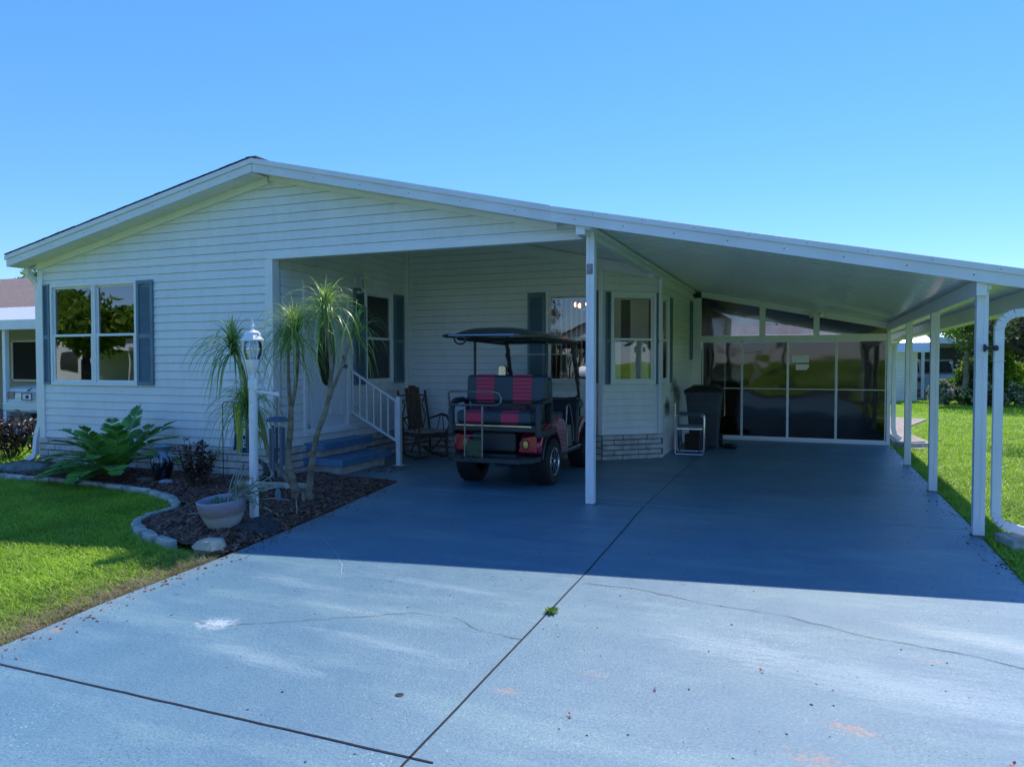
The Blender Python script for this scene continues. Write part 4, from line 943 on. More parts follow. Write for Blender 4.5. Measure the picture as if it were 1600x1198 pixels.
# seat base and front seat
mb = MB(); mb.prism([(-.95,.42),(-.95,.70),(-.35,.74),(-.32,.42)], -.50, .50, 'x'); G(mb, 'seat_base', M['black'], bevel=.02)
def cushion(name, x0, x1, y0, y1, z0, z1, tilt=0., stripes=True):   # stripes: two sewn-in red panels
    c = Vector(((x0+x1)/2,(y0+y1)/2,(z0+z1)/2)); rot = Matrix.Rotation(tilt, 3, 'X')
    mb = MB(); mb.obox(c, (x1-x0, y1-y0, z1-z0), rot); s = G(mb, name, M['blackvinyl'], bevel=.045, seg=5, smooth=True)
    if stripes:
        W_ = x1-x0
        for f0 in (.13, .60):
            mb = MB(); a, b = x0+W_*f0, x0+W_*(f0+.235); hh = (z1-z0); kk = 6 if hh > y1-y0 else 1
            if hh > (y1-y0):
                for i in range(kk):
                    za = -hh/2+.03+(hh-.06)*i/kk; zb = za+(hh-.06)/kk-.002
                    q = c + rot @ Vector((0,0,(za+zb)/2)); mb.obox((q.x-c.x+(a+b)/2, q.y, q.z), (b-a, (y1-y0)+.010, zb-za), rot)
                mb.obox((( a+b)/2, c.y, c.z), (b-a, (y1-y0)-.03, hh+.010), rot)
            else:
                mb.obox(((a+b)/2, c.y, c.z+.0), (b-a, (y1-y0)+.010, hh-.05), rot); mb.obox(((a+b)/2, c.y, c.z), (b-a, (y1-y0)-.05, hh+.010), rot)
            G(mb, 'red_stripe', M['redvinyl'], s, bevel=.008, seg=2)
    return s
cushion('front_seat', -.53, .53, -.62, -.14, .74, .89)
cushion('front_backrest', -.53, .53, -.74, -.60, 1.0, 1.36, R(6))
# rear seat
cushion('rear_seat', -.50, .50, -1.36, -.92, .79, .95)
sb = cushion('rear_backrest', -.54, .54, -.96, -.80, 1.03, 1.385, R(-5))
mb = MB(); mb.ell((-.27,-1.0,.97),(.05,.03,.05),12,8); mb.ell((.27,-.98,.97),(.05,.03,.04),12,8); G(mb, 'seat_belt_buckle', M['black'], smooth=True)
mb = MB(); mb.box(-.55,.55,-1.36,-.86,.70,.785); mb.box(-.50,.50,-.92,-.84,.78,1.05); rb = G(mb, 'seat_frame', M['black'], bevel=.012)
mb = MB(); mb.box(-.50,.50,-1.368,-1.361,.765,.778); G(mb, 'trim_strip', M['silver'], rb)
for sx in (-1, 1):     # armrests
    mb = MB(); mb.tube([(sx*.575,-1.33,.66),(sx*.58,-1.33,.95),(sx*.58,-1.30,1.02),(sx*.58,-1.22,1.06),(sx*.58,-1.0,1.07),(sx*.58,-.88,1.05),(sx*.57,-.84,.95),(sx*.565,-.82,.75)], [.04,.04,.04,.04,.036,.036,.034,.034], 10)
    mb.box(sx*.55, sx*.62, -1.36, -.80, .64, .72); G(mb, 'armrest', M['black'], smooth=True, bevel=.006)
# storage box, foot plate, tail lamps
mb = MB(); mb.box(-.33,.26,-1.26,-.92,.44,.69); G(mb, 'storage_box', M['black'], bevel=.03, seg=3)
mb = MB(); mb.prism([(-.42,-1.62),(.42,-1.62),(.56,-1.48),(.58,-1.22),(-.58,-1.22),(-.56,-1.48)], .345, .40, 'z'); fp = G(mb, 'foot_plate', M['black'], bevel=.006)
mb = MB()
for x, y in ((-.38,-1.5),(-.1,-1.45),(.2,-1.52),(.45,-1.4),(.35,-1.58)): mb.ell((x,y,.402),(.010,.010,.004),8,4)
G(mb, 'bolts', M['silver'], fp)
for sx in (-1,1):
    mb = MB(); mb.prism([(sx*.30,.45),(sx*.54,.45),(sx*.54,.66),(sx*.36,.62)], -1.285, -1.262, 'y'); tp = G(mb, 'tail_panel', M['red'], bevel=.006)
    mb = MB(); mb.ell((sx*.40,-1.29,.545),(.036,.012,.048),16,10); G(mb, 'tail_lamp', mat('amber_lamp',(.75,.42,.08),.2,coat=1.), tp, smooth=True)
    mb = MB(); mb.lathe([(.040,0),(.046,-.006),(.050,0)], (0,0,0), 20, 'z', False); mb.v = [(sx*.40+x*1.0, -1.287+z, .545+y*1.25) for x, y, z in mb.v]; G(mb, 'lamp_ring', M['black'], tp)
# grab bar / ladder
mb = MB(); r_ = .013
mb.tube([(-.52,-1.50,1.03),(-.52,-1.53,1.17),(-.50,-1.545,1.19),(-.46,-1.55,1.195),(.10,-1.55,1.195),(.155,-1.55,1.18),(.185,-1.55,1.13),(.18,-1.55,1.07),(.14,-1.55,1.035),(.08,-1.55,1.03),(-.52,-1.55,1.03)], r_, 8)
for x in (-.29, -.06): mb.tube([(x,-1.55,1.03),(x,-1.56,.40)], r_*.9, 8)
mb.tube([(-.29,-1.555,.66),(-.06,-1.555,.66)], r_*.8, 8); mb.tube([(-.52,-1.5,1.035),(-.56,-1.33,1.03)], r_, 8); gb = G(mb, 'grab_rail', M['steel'], smooth=True)
mb = MB(); mb.box(-.275,-.075,-1.545,-1.53,.405,.60); G(mb, 'step_plate', mat('green_tinted_plate',(.03,.075,.035),.35), gb)
mb = MB()
for i in range(26): mb.ell((-.30+random.uniform(0,.26),-1.60+random.uniform(-.02,.03),.36+random.uniform(-.05,.05)),(.018,.018,.014),6,4)
G(mb, 'chain_bundle', M['blackgloss'], gb)
# roof, supports, windshield, mirrors
nseg = 22
def roofy(t): return -1.58 + t*2.2
vs = []; fs = []; ny, nx = 16, 14
for layer in (0, 1):
    for j in range(ny+1):
        t = j/ny; y = roofy(t)
        hw = .60 - .16*max(0, 1-t/.14)**1.2 - .10*max(0, (t-.88)/.12)**1.5
        for i in range(nx+1):
            s_ = -1+2*i/nx; crown = .10*(1-abs(s_)**3.2)*(1-max(0,1-t/.12)**2*.9)*(1-max(0,(t-.86)/.14)**2*.9)
            z = 1.885 - .045*t + crown*(1 if layer else .55) - (.0 if layer else .028)
            if layer and .15 < abs(s_) < .22: z -= .008
            vs.append((s_*hw, y, z))
N1 = (ny+1)*(nx+1)
for l in (0,1):
    for j in range(ny):
        for i in range(nx):
            a = l*N1+j*(nx+1)+i; fs.append((a,a+1,a+nx+2,a+nx+1) if l else (a,a+nx+1,a+nx+2,a+1))
for j in range(ny): 
    for i in (0, nx): a = j*(nx+1)+i; fs.append((a,a+nx+1,N1+a+nx+1,N1+a))
for i in range(nx):
    for j in (0, ny): a = j*(nx+1)+i; fs.append((a,a+1,N1+a+1,N1+a))
mb = MB(); mb.add(vs, fs); cr = G(mb, 'canopy', mat('canopy_plastic',(.022,.035,.045),.32,coat=.3), smooth=True)
mb = MB(); mb.tube([(-.50,-1.575,1.876),(.36,-1.58,1.876)], .008, 6); G(mb, 'light_bar', M['silver'], cr)
mb = MB(); mb.ell((-.53,-1.50,1.875),(.09,.07,.025),12,6); mb.tube([(-.44,-1.55,1.865),(-.42,-1.55,1.80),(-.38,-1.55,1.775),(-.32,-1.55,1.775),(-.29,-1.55,1.80),(-.28,-1.55,1.865)], .013, 8)
for sx in (-1,1): mb.tube([(sx*.50,-1.3,1.845),(sx*.52,.4,1.815)], .018, 8)
for y in (-1.2,-.75,.35): mb.tube([(-.52,y,1.84),(.52,y,1.84)], .015, 8)
G(mb, 'roof_rail', M['black'], cr, smooth=True)
for sx in (-1,1):
    mb = MB(); mb.box(sx*.50-.014, sx*.50+.014, -.79, -.762, .80, 1.85); G(mb, 'roof_support', M['black'], bevel=.003)
    mb = MB(); P = [(sx*.50,.36,1.84),(sx*.505,.44,1.70),(sx*.51,.50,1.52),(sx*.515,.60,1.25),(sx*.52,.66,1.03)]
    mb.tube(P, [.026,.030,.030,.022,.022], 10)
    for i in range(14): t = i/13; q = Vector(P[0]).lerp(Vector(P[3]), t); mb.ell((q.x+random.uniform(-.01,.01), q.y, q.z),(.030,.030,.05),7,5,.2)
    G(mb, 'front_support', M['black'], smooth=True)
mb = MB(); mb.tube([(.50,.66,1.06),(.46,.67,1.03),(.30,.68,1.015),(-.46,.67,1.03)], .016, 8); G(mb, 'windshield_rail', M['black'], smooth=True)
mb = MB(); mb.add([(-.49,.44,1.66),(.49,.44,1.66),(.49,.64,1.12),(-.49,.64,1.12),(-.49,.446,1.66),(.49,.446,1.66),(.49,.646,1.12),(-.49,.646,1.12)],[(0,1,2,3),(7,6,5,4),(0,4,5,1),(2,6,7,3)])
G(mb, 'windshield', glassmat('clear_acrylic',(.95,.98,.97),.03))
for y, z in ((.44,1.665),(.64,1.12)): mb = MB(); mb.tube([(-.48,y,z),(.48,y,z)], .007, 6); G(mb, 'windshield_edge', M['trim'])
for sx, x in ((-1,-.60),(1,.64)):
    mb = MB(); mb.tube([(sx*.52,.50,1.36),(x,.46,1.40)], .010, 8); mb.prism(rrect(x,1.42,.13,.17,.04), .44, .475, 'y'); mr = G(mb, 'side_mirror', M['black'], bevel=.008)
    mb = MB(); mb.prism(rrect(x,1.42,.112,.152,.035), .435, .4395, 'y'); G(mb, 'mirror_glass', M['chrome'], mr)

# ================================================================ PORCH FURNITURE
rc = thing('rocking_chair', 'rustic twig rocking chair with plank back and woven seat on the porch', 'rocking chair', (-5.78, 10.58, 0), R(60))
# local: chair faces -y ; x right
def TW(mb, pts, r, jit=.004, n=7):
    P = []
    for a, b in zip(pts[:-1], pts[1:]):
        for i in range(4): q = Vector(a).lerp(Vector(b), i/4); P.append(q + Vector((random.uniform(-jit,jit),)*3))
    P.append(Vector(pts[-1])); mb.tube(P, r, n)
for sx in (-1,1):
    mb = MB(); TW(mb, [(sx*.25,.42,.10),(sx*.25,.15,.035),(sx*.25,-.15,.022),(sx*.25,-.42,.06),(sx*.25,-.52,.10)], .02); G(mb, 'rocker', M['twig'], rc, smooth=True)
    mb = MB(); TW(mb, [(sx*.25,.24,.05),(sx*.25,.26,.45),(sx*.26,.42,1.08)], .019); G(mb, 'rear_post', M['twig'], rc, smooth=True)
    mb = MB(); TW(mb, [(sx*.26,-.26,.04),(sx*.26,-.25,.44)], .02); TW(mb, [(sx*.26,-.25,.42),(sx*.20,.1,.10)], .011); TW(mb, [(sx*.26,-.1,.42),(sx*.26,-.28,.12)], .011); G(mb, 'front_leg', M['twig'], rc, smooth=True)
    mb = MB(); 
    for k_ in range(3): TW(mb, [(sx*(.26+.012*k_),-.24-.015*k_,.42),(sx*.28,-.31,.56+.012*k_),(sx*.285,-.22,.67+.014*k_),(sx*.285,-.05,.69+.01*k_),(sx*.27,.32,.60)], .011)
    TW(mb, [(sx*.27,-.15,.44),(sx*.28,-.10,.66)], .008); TW(mb, [(sx*.27,.05,.45),(sx*.28,-.02,.66)], .008); G(mb, 'arm', M['twig'], rc, smooth=True)
    mb = MB(); TW(mb, [(sx*.13,.27,.45),(sx*.22,.34,.66),(sx*.16,.36,.84),(sx*.24,.41,.98)], .010); TW(mb, [(sx*.12,.36,.92),(sx*.26,.40,.92)], .010); G(mb, 'back_spiral', M['twig'], rc, smooth=True)
for i, x in enumerate((-.105,-.035,.035,.105)):
    mb = MB(); h = (1.13,1.17,1.17,1.14)[i]; mb.obox((x,.345,.45+(h-.45)/2),(.064,.02,h-.45), Matrix.Rotation(R(-11),3,'X')); G(mb, 'back_slat', M['wood'], rc, bevel=.006)
mb = MB(); mb.obox((0,.0,.43),(.50,.50,.05),R(0)); G(mb, 'seat', M['wicker'], rc, bevel=.018, seg=3)
mb = MB(); mb.box(-.27,.27,-.27,-.245,.34,.42); mb.box(-.27,-.245,-.25,.25,.36,.42); mb.box(.245,.27,-.25,.25,.36,.42); G(mb, 'seat_rail', M['twig'], rc)
for a_, b_ in (((-.25,-.26,.2),(.25,-.26,.2)), ((-.25,.25,.22),(.25,.25,.22)), ((-.26,.42,1.0),(.26,.42,1.0))): mb = MB(); TW(mb, [a_, b_], .011); G(mb, 'stretcher', M['twig'], rc, smooth=True)
tb = thing('twig_table', 'small rustic twig side table half hidden behind the golf cart, beside the rocking chair', 'side table', (-4.98, 10.95, 0))
mb = MB(); mb.box(-.26,.26,-.2,.2,.50,.54); G(mb, 'table_top', M['twig'], tb, bevel=.008)
for sx in (-1,1):
    for sy in (-1,1): mb = MB(); TW(mb, [(sx*.21,sy*.15,.5),(sx*.25,sy*.18,0.01)], .018); G(mb, 'leg', M['twig'], tb, smooth=True)
mb = MB()
for s_ in (-1,1): TW(mb, [(-.22,s_*.17,.42),(0,s_*.17,.2),(.24,s_*.17,.1)], .010); TW(mb, [(.22,s_*.17,.42),(0,s_*.17,.2),(-.24,s_*.17,.1)], .010)
TW(mb, [(-.25,-.17,.14),(.25,-.17,.14)], .012); G(mb, 'twig_brace', M['twig'], tb, smooth=True)
mb = MB(); P = []
for i in range(40): t = i/39; P.append((-4.74+.03*math.sin(t*40), 10.62+.03*math.cos(t*31), .62-.58*abs(math.sin(t*9.4))))
mb.tube(P, .009, 6); tag(mb.build('hanging_rope', M['rope'], smooth=True), 'loose loops of faded red cord behind the rear of the golf cart', 'cord')
# folding director's chair
fc = thing('folding_chair', 'aluminium folding director chair with faded grey-green canvas beside the bin', 'folding chair', (-1.83, 12.62, 0), R(6))
for sy in (-.25, .25):
    mb = MB(); y = sy
    mb.tube([(-.24,y,.03),(-.24,y,.60),(-.225,y,.655),(-.19,y,.675),(.17,y,.675),(.215,y,.655),(.23,y,.60),(.23,y,.03)] if False else [(-.23,y,.05),(-.23,y,.62),(-.21,y,.66),(-.17,y,.675),(.17,y,.675),(.21,y,.66),(.23,y,.62),(.23,y,.05),(.21,y,.025),(-.21,y,.025),(-.23,y,.05)], .0125, 10)
    G(mb, 'side_frame', M['silver'], fc, smooth=True)
    mb = MB(); mb.box(-.18,.18,y-.022,y+.022,.68,.70); G(mb, 'armrest', M['black'], fc, bevel=.006)
mb = MB(); 
for x in (-.16,.16): mb.bar((x,-.24,.06),(x,.24,.42),.02,.02); mb.bar((x+.022,.24,.06),(x+.022,-.24,.42),.02,.02)
mb.bar((-.21,-.25,.45),(.21,-.25,.45),.02,.02); mb.bar((-.21,.25,.45),(.21,.25,.45),.02,.02); G(mb, 'cross_brace', M['silver'], fc)
mb = MB(); mb.box(-.20,.21,-.26,.26,.465,.485); G(mb, 'seat', M['cloth'], fc, bevel=.008)
mb = MB(); mb.box(-.245,-.225,-.24,.24,.66,.86); G(mb, 'backrest', M['cloth'], fc, bevel=.008)
mb = MB(); 
for y in (-.25,.25): mb.tube([(-.235,y,.62),(-.235,y,.87)], .010, 8)
G(mb, 'back_tube', M['silver'], fc)
# wheeled bin
bn = thing('wheelie_bin', 'large dark grey wheeled rubbish bin against the wall, left of the tinted panels', 'rubbish bin', (-1.72, 13.62, 0), R(2))
mb = MB()
P = []
for z, hw, hd in ((.04,.225,.24),(.55,.265,.28),(.93,.30,.31),(1.0,.305,.315)): P += [(-hw,-hd,z),(hw,-hd,z),(hw,hd,z),(-hw,hd,z)]
mb.add(P, [(3,2,1,0)] + [(4*i+j,4*i+(j+1)%4,4*i+4+(j+1)%4,4*i+4+j) for i in range(3) for j in range(4)]); bd = G(mb, 'bin_body', M['binm'], bn, bevel=.03, seg=3, smooth=True)
mb = MB(); mb.box(-.325,.325,-.335,.33,.97,1.015); mb.prism([(-.25,.96),(.25,.96),(.16,.78),(-.16,.78)], -.335, -.27, 'y')
for i in range(12): x = -.20+i*.037; mb.box(x,x+.014,-.345,-.33,.82 if abs(x)<.15 else .88,.95)
mb.box(-.29,.29,-.30,-.27,.60,.63); G(mb, 'rim_band', M['binm'], bd, bevel=.006)
mb = MB(); mb.add([(-.34,-.36,1.02),(.34,-.36,1.02),(.34,.34,1.02),(-.34,.34,1.02),(-.33,-.35,1.055),(.33,-.35,1.055),(.33,.33,1.06),(-.33,.33,1.06),(-.20,-.20,1.13),(.20,-.20,1.13),(.22,.26,1.14),(-.22,.26,1.14)],
   [(3,2,1,0),(0,1,5,4),(1,2,6,5),(2,3,7,6),(3,0,4,7),(4,5,9,8),(5,6,10,9),(6,7,11,10),(7,4,8,11),(8,9,10,11)]); G(mb, 'lid', M['lid'], bn, bevel=.012, seg=2)
for sx in (-1,1): mb = MB(); mb.lathe([(0,-.03),(.10,-.03),(.125,-.02),(.125,.02),(.10,.03),(0,.03)], (sx*.27,.27,.126), 24, 'x'); G(mb, 'wheel', M['tyre'], bn, smooth=True)
mb = MB(); mb.ell((-1.30,13.75,.04),(.13,.10,.05),12,7,.12); mb.ell((-1.22,13.70,.03),(.07,.06,.03),10,6,.1); tag(mb.build('crumpled_bag', M['lid'], smooth=True), 'small crumpled black bag on the slab at the right foot of the bin', 'bag')
mb = MB(); mb.box(-1.98,-1.62,13.0,13.22,.0,.30); tag(mb.build('storage_crate', mat('dark_brown_crate',(.045,.025,.02),.8,bump=.4,bscale=20), bevel=.012), 'dark brown crate on the slab behind the folding chair', 'crate')

# ================================================================ GARDEN
def zb(x, y): return bedz(x, y) if inside(x, y, BED) else -.05
# ponytail palm: bare forked trunks, heads of long drooping ribbon leaves
pp = thing('ponytail_palm', 'multi-trunk ponytail palm with drooping ribbon leaves in front of the porch', 'palm', (-5.08, 6.55, .04))
def curve(pts, n_=14):
    P = [Vector(p) for p in pts]; out = []
    for i in range(len(P)-1):
        p0 = P[max(i-1,0)]; p1 = P[i]; p2 = P[i+1]; p3 = P[min(i+2,len(P)-1)]
        for k in range(n_):
            t = k/n_; out.append(.5*((2*p1)+(p2-p0)*t+(2*p0-5*p1+4*p2-p3)*t*t+(3*p1-p0-3*p2+p3)*t**3))
    out.append(P[-1]); return out
def trunk(mb, pts, r0, r1, n=10):
    C_ = curve(pts); k = len(C_); mb.tube([c + Vector((random.uniform(-1,1),random.uniform(-1,1),0))*r1*.06 for c in C_], [r0+(r1-r0)*(i/(k-1))**.6 for i in range(k)], n)
Bx, By = -5.08, 6.55
heads = [((-4.43,6.08,2.18), 165, .9), ((-4.78,6.05,1.98), 170, 1.0), ((-4.98,6.20,1.86), 60, .85), ((-5.60,6.08,1.83), 150, 1.0), ((-5.50,6.18,1.22), 190, .95), ((-4.30,6.42,1.98), 55, .9)]
mb = MB()
trunk(mb, [(Bx-.02,By,-.02),(Bx-.06,By-.05,.18),(-5.19,6.45,.5),(-5.12,6.40,.85),(-5.09,6.37,1.05)], .055, .027)
trunk(mb, [(-5.09,6.37,1.03),(-5.10,6.35,1.4),(-4.98,6.20,1.87)], .024, .015)
trunk(mb, [(-5.09,6.37,1.03),(-4.98,6.32,1.35),(-4.83,6.16,1.7),(-4.78,6.05,1.99)], .024, .016)
trunk(mb, [(Bx+.05,By,-.02),(-4.97,6.52,.22),(-4.88,6.45,.5),(-4.76,6.38,.8),(-4.60,6.33,1.1),(-4.50,6.27,1.5),(-4.45,6.14,1.9),(-4.43,6.08,2.19)], .046, .017)
trunk(mb, [(-4.58,6.33,1.15),(-4.42,6.40,1.6),(-4.30,6.42,1.99)], .018, .013)
trunk(mb, [(Bx-.07,By-.02,-.02),(-5.20,6.52,.22),(-5.40,6.42,.5),(-5.48,6.36,.9),(-5.54,6.20,1.35),(-5.60,6.08,1.84)], .044, .016)
trunk(mb, [(-5.45,6.38,.72),(-5.56,6.24,.95),(-5.53,6.18,1.20)], .022, .015)
mb.ell((Bx,By,.02),(.12,.11,.09),14,8,.1)
for i in range(7): a = i*.9; trunk(mb, [(Bx+.05*math.cos(a),By+.05*math.sin(a),.16),(Bx+.12*math.cos(a),By+.11*math.sin(a),.05),(Bx+.22*math.cos(a),By+.18*math.sin(a),-.02)], .035, .012)
mb.build('trunk', M['bark'], pp, smooth=True, ang=60)
def ribbon(V, Fq, p, az, el, L_, w_, grav, nseg=9, stiff=.25):
    d = Vector((math.cos(az)*math.cos(el), math.sin(az)*math.cos(el), math.sin(el))); q = Vector(p); sd = Vector((-math.sin(az), math.cos(az), 0)); st = L_/nseg; b = len(V)
    tw = random.uniform(-.6,.6)
    for i in range(nseg+1):
        t = i/nseg; ww = w_*(1-t**2.2)*(.75+.25*min(1,t*6)); s2 = sd*math.cos(tw*t) + d.cross(sd)*math.sin(tw*t)
        V += [q - s2*ww/2, q + s2*ww/2]; q = q + d*st; g = grav*st*(stiff + 1.9*t); d = (d + Vector((0,0,-g))).normalized()
        if d.z < -.96: d = Vector((.26*math.cos(az), .26*math.sin(az), -.96)).normalized()
    for i in range(nseg): a = b+2*i; Fq.append((a,a+1,a+3,a+2))
for (hx, hy, hz), cnt, sc in heads:
    V = []; Fq = []
    for i in range(int(cnt*1.3)):
        t = random.random(); el = R(88-80*t**.9) if random.random() < .80 else R(random.uniform(-50,10))
        Lr = (.30+.42*min(1,max(0,1-el/1.5)))*random.uniform(.8,1.2)
        ribbon(V, Fq, (hx+random.uniform(-.02,.02), hy+random.uniform(-.02,.02), hz-.05-random.uniform(0,.16)), random.uniform(0,6.283), el, sc*Lr, random.uniform(.009,.016), random.uniform(3.6,6.4), stiff=.35)
    V = [v - Vector((Bx,By,.04)) for v in V]
    o = fastmesh('leaf_head', np.array([tuple(v) for v in V]), np.array(Fq), L_palm); o.parent = pp
# cardboard palm
zp = thing('cardboard_palm', 'low spreading cardboard palm with broad dark green fronds against the front wall', 'plant', (-8.55, 7.05, .05))
def frond(c, az, el, L_, grav, lw=.052, ll=.185, npair=15):
    mb = MB(); d = Vector((math.cos(az)*math.cos(el), math.sin(az)*math.cos(el), math.sin(el))); q = Vector(c); st = L_/24; P = [q.copy()]; D = [d.copy()]
    for i in range(24): q = q + d*st; d = (d + Vector((0,0,-grav*st))).normalized(); P.append(q.copy()); D.append(d.copy())
    mb.tube(P, [.010-.007*i/24 for i in range(25)], 5)
    for i in range(npair):
        f = 5 + i*(19/npair); j = int(f); p = P[j]; d = D[j]; sd = d.cross(Vector((0,0,1))).normalized(); up = sd.cross(d).normalized()
        s_ = math.sin(math.pi*(.22+.68*i/npair)); 
        for sx in (-1,1):
            dd = (sd*sx + d*(.30+.75*(i/npair)**1.5) + up*.30).normalized(); l = ll*s_*random.uniform(.9,1.08); w_ = lw*(.75+.4*s_); n_ = dd.cross(d).normalized()*(-sx); ws = n_.cross(dd).normalized()
            b = []; 
            for t, k in ((0,.25),(.25,.85),(.6,1.),(.88,.6),(1,.08)): 
                cpt = p + dd*l*t - Vector((0,0,.10*l*t*t)); b += [cpt - ws*w_*k/2, cpt + n_*.006*k, cpt + ws*w_*k/2]
            mb.add(b, [(3*m_,3*m_+1,3*m_+4,3*m_+3) for m_ in range(4)] + [(3*m_+1,3*m_+2,3*m_+5,3*m_+4) for m_ in range(4)])
    mb.build('frond', L_zamia, zp)
for az, el, L_, g in [(185,38,1.45,1.0),(170,50,1.25,1.0),(200,25,1.2,.9),(215,45,1.1,1.3),(235,30,1.0,1.2),(262,45,.95,1.5),(285,32,.95,1.4),(305,48,1.0,1.3),(325,30,1.1,.9),(345,42,1.2,.9),(3,35,1.35,.8),(12,50,1.25,.9),(30,60,1.15,.9),(80,72,1.1,.6),(110,66,1.15,.8),(95,55,1.0,.7),(60,55,1.1,.9),(140,62,1.15,1.0),(275,70,.9,1.2),(250,60,1.0,1.4),(320,66,1.0,1.1),(195,62,1.1,1.3),(290,18,.8,.9),(225,15,.9,.7)]:
    frond((-8.55+random.uniform(-.06,.06), 7.05+random.uniform(-.05,.05), .06), R(az), R(el), L_*.93, g)
def shrub(name, label, cat, x, y, h, w_, nst, nleaf, leafm, ll, lw_, seed, stemm='twig', group=None, up=.6):
    random.seed(seed); t = thing(name, label, cat, (x, y, zb(x,y)), 0, group); z0 = zb(x, y)
    mb = MB(); tips = []
    for i in range(nst):
        a = random.uniform(0,6.283); r_ = w_*.5*math.sqrt(random.random()); hz = h*random.uniform(.65,1)*(1-.35*(r_/(w_*.5))**2)
        p0 = Vector((x+.1*r_*math.cos(a), y+.1*r_*math.sin(a), z0-.02)); p3 = Vector((x+r_*math.cos(a), y+r_*math.sin(a), z0+hz)); p1 = p0.lerp(p3,.4)+Vector((0,0,-.04))+Vector((random.uniform(-.03,.03),)*3)
        C_ = curve([p0,p1,p3],6); mb.tube(C_, [.009-.005*k/len(C_) for k in range(len(C_))], 5); tips.append(C_)
        for _ in range(2):
            j = random.randint(5, len(C_)-3); q = C_[j]; e = q + Vector((random.uniform(-.13,.13),random.uniform(-.13,.13),random.uniform(.08,.2))); C2 = [q, q.lerp(e,.5)+Vector((0,0,.02)), e]; mb.tube(C2,[.005,.004,.003],4); tips.append(C2)
    mb.build('stems', M[stemm], t); mb = MB()
    for i in range(nleaf):
        C_ = random.choice(tips); k = len(C_); j = int(k*(.35+.65*random.random()**.6)) if k > 4 else random.randint(0,k-1); p = C_[min(j,k-1)]
        a = random.uniform(0,6.283); e = random.uniform(.1,1.2)*up+.1; d = Vector((math.cos(a)*math.cos(e), math.sin(a)*math.cos(e), math.sin(e)))
        l = ll*random.uniform(.6,1.15); mb.leaf(p, d, (random.uniform(-.4,.4),random.uniform(-.4,.4),1), l, lw_*random.uniform(.7,1.2), random.uniform(-.05,.25))
    mb.build('foliage', leafm, t); random.seed(seed+99); return t
shrub('croton_shrub', 'small dark bronze-leaved shrub between the glazed urn and the lamp post', 'shrub', -6.80, 6.78, .58, .62, 22, 420, L_croton, .10, .032, 11)
shrub('croton_shrub', 'dark-leaved shrub at the left edge by the downspout corner of the house', 'shrub', -12.15, 8.15, .85, 1.2, 30, 900, L_croton, .15, .04, 12)
shrub('spiky_plant', 'low spiky plant with dark arching leaves between the left-edge shrub and the parked car', 'plant', -13.6, 10.4, .95, 1.1, 14, 420, L_croton, .34, .035, 15)
pf_ = shrub('flowering_plant', 'low patch of pink flowers beyond the house corner at the left edge', 'flowers', -13.2, 9.6, .22, 1.0, 24, 260, leafmat('pink_petal',(.55,.14,.2),(.75,.45,.45),.6,4,.2), .05, .04, 16)
# glazed urn
ur = thing('glazed_urn', 'blue and black drip-glazed urn with flared rim in the mulch beside the cardboard palm', 'urn', (-7.62, 7.02, .055))
def glaze():
    m = bpy.data.materials.new('drip_glaze'); m.use_nodes = True; N, L = ng(m); b = N['Principled BSDF']; b.inputs['Roughness'].default_value = .12; b.inputs['Coat Weight'].default_value = .8
    tc = N.new('ShaderNodeTexCoord'); mp = N.new('ShaderNodeMapping'); mp.inputs['Scale'].default_value = (30,30,3.5); n = N.new('ShaderNodeTexNoise'); n.inputs['Scale'].default_value = 1; n.inputs['Detail'].default_value = 2
    L.new(tc.outputs['Object'], mp.inputs[0]); L.new(mp.outputs[0], n.inputs[0])
    sx = N.new('ShaderNodeSeparateXYZ'); L.new(tc.outputs['Object'], sx.inputs[0])
    ad = N.new('ShaderNodeMath'); ad.operation = 'MULTIPLY_ADD'; ad.inputs[1].default_value = 1.8; ad.inputs[2].default_value = -.36; L.new(sx.outputs[2], ad.inputs[0])
    s = N.new('ShaderNodeMath'); s.operation = 'ADD'; L.new(n.outputs[0], s.inputs[0]); L.new(ad.outputs[0], s.inputs[1])
    r = N.new('ShaderNodeValToRGB'); e = r.color_ramp.elements; e[0].position = .50; e[0].color = (.010,.010,.014,1); e[1].position = .68; e[1].color = (.16,.26,.36,1); x = e.new(.58); x.color = (.03,.06,.10,1)
    L.new(s.outputs[0], r.inputs[0]); L.new(r.outputs[0], b.inputs['Base Color']); return m
mb = MB(); mb.lathe([(0,0),(.085,0),(.09,.02),(.10,.07),(.125,.15),(.145,.22),(.142,.27),(.115,.315),(.085,.34),(.082,.37),(.10,.40),(.135,.425),(.14,.435),(.13,.44),(.09,.415),(.06,.36),(.05,.1),(0,.05)], (0,0,0), 40); mb.build('urn_body', glaze(), ur, smooth=True, abs_=False, ang=60)
for dx, dy, nm in ((-.24,-.05,'left'),(.17,-.10,'right')):
    mb = MB(); z = zb(-7.62+dx, 7.02+dy); mb.ell((-7.62+dx, 7.02+dy, z+.01),(.11,.08,.025),12,6,.1); tag(mb.build('garden_stone', M['slate'] if nm=='left' else mat('pale_blue_stone',(.30,.36,.42),.7)), 'flat grey-green stone at the left foot of the glazed urn' if nm=='left' else 'small pale blue stone at the right foot of the glazed urn', 'stone')
mb = MB(); mb.ell((-10.35,7.12,.02),(.50,.24,.11),18,8,.10); tag(mb.build('flat_rock', M['slate'], bevel=.01), 'large flat grey-green rock at the left end of the bed below the house corner', 'rock')
mb = MB(); mb.tube([(-9.45,6.95,.03),(-9.46,6.95,.27)], .008, 6); tag(mb.build('garden_stake', mat('pale_wood',(.5,.42,.3),.8)), 'thin pale stake upright in the mulch left of the cardboard palm', 'stake')
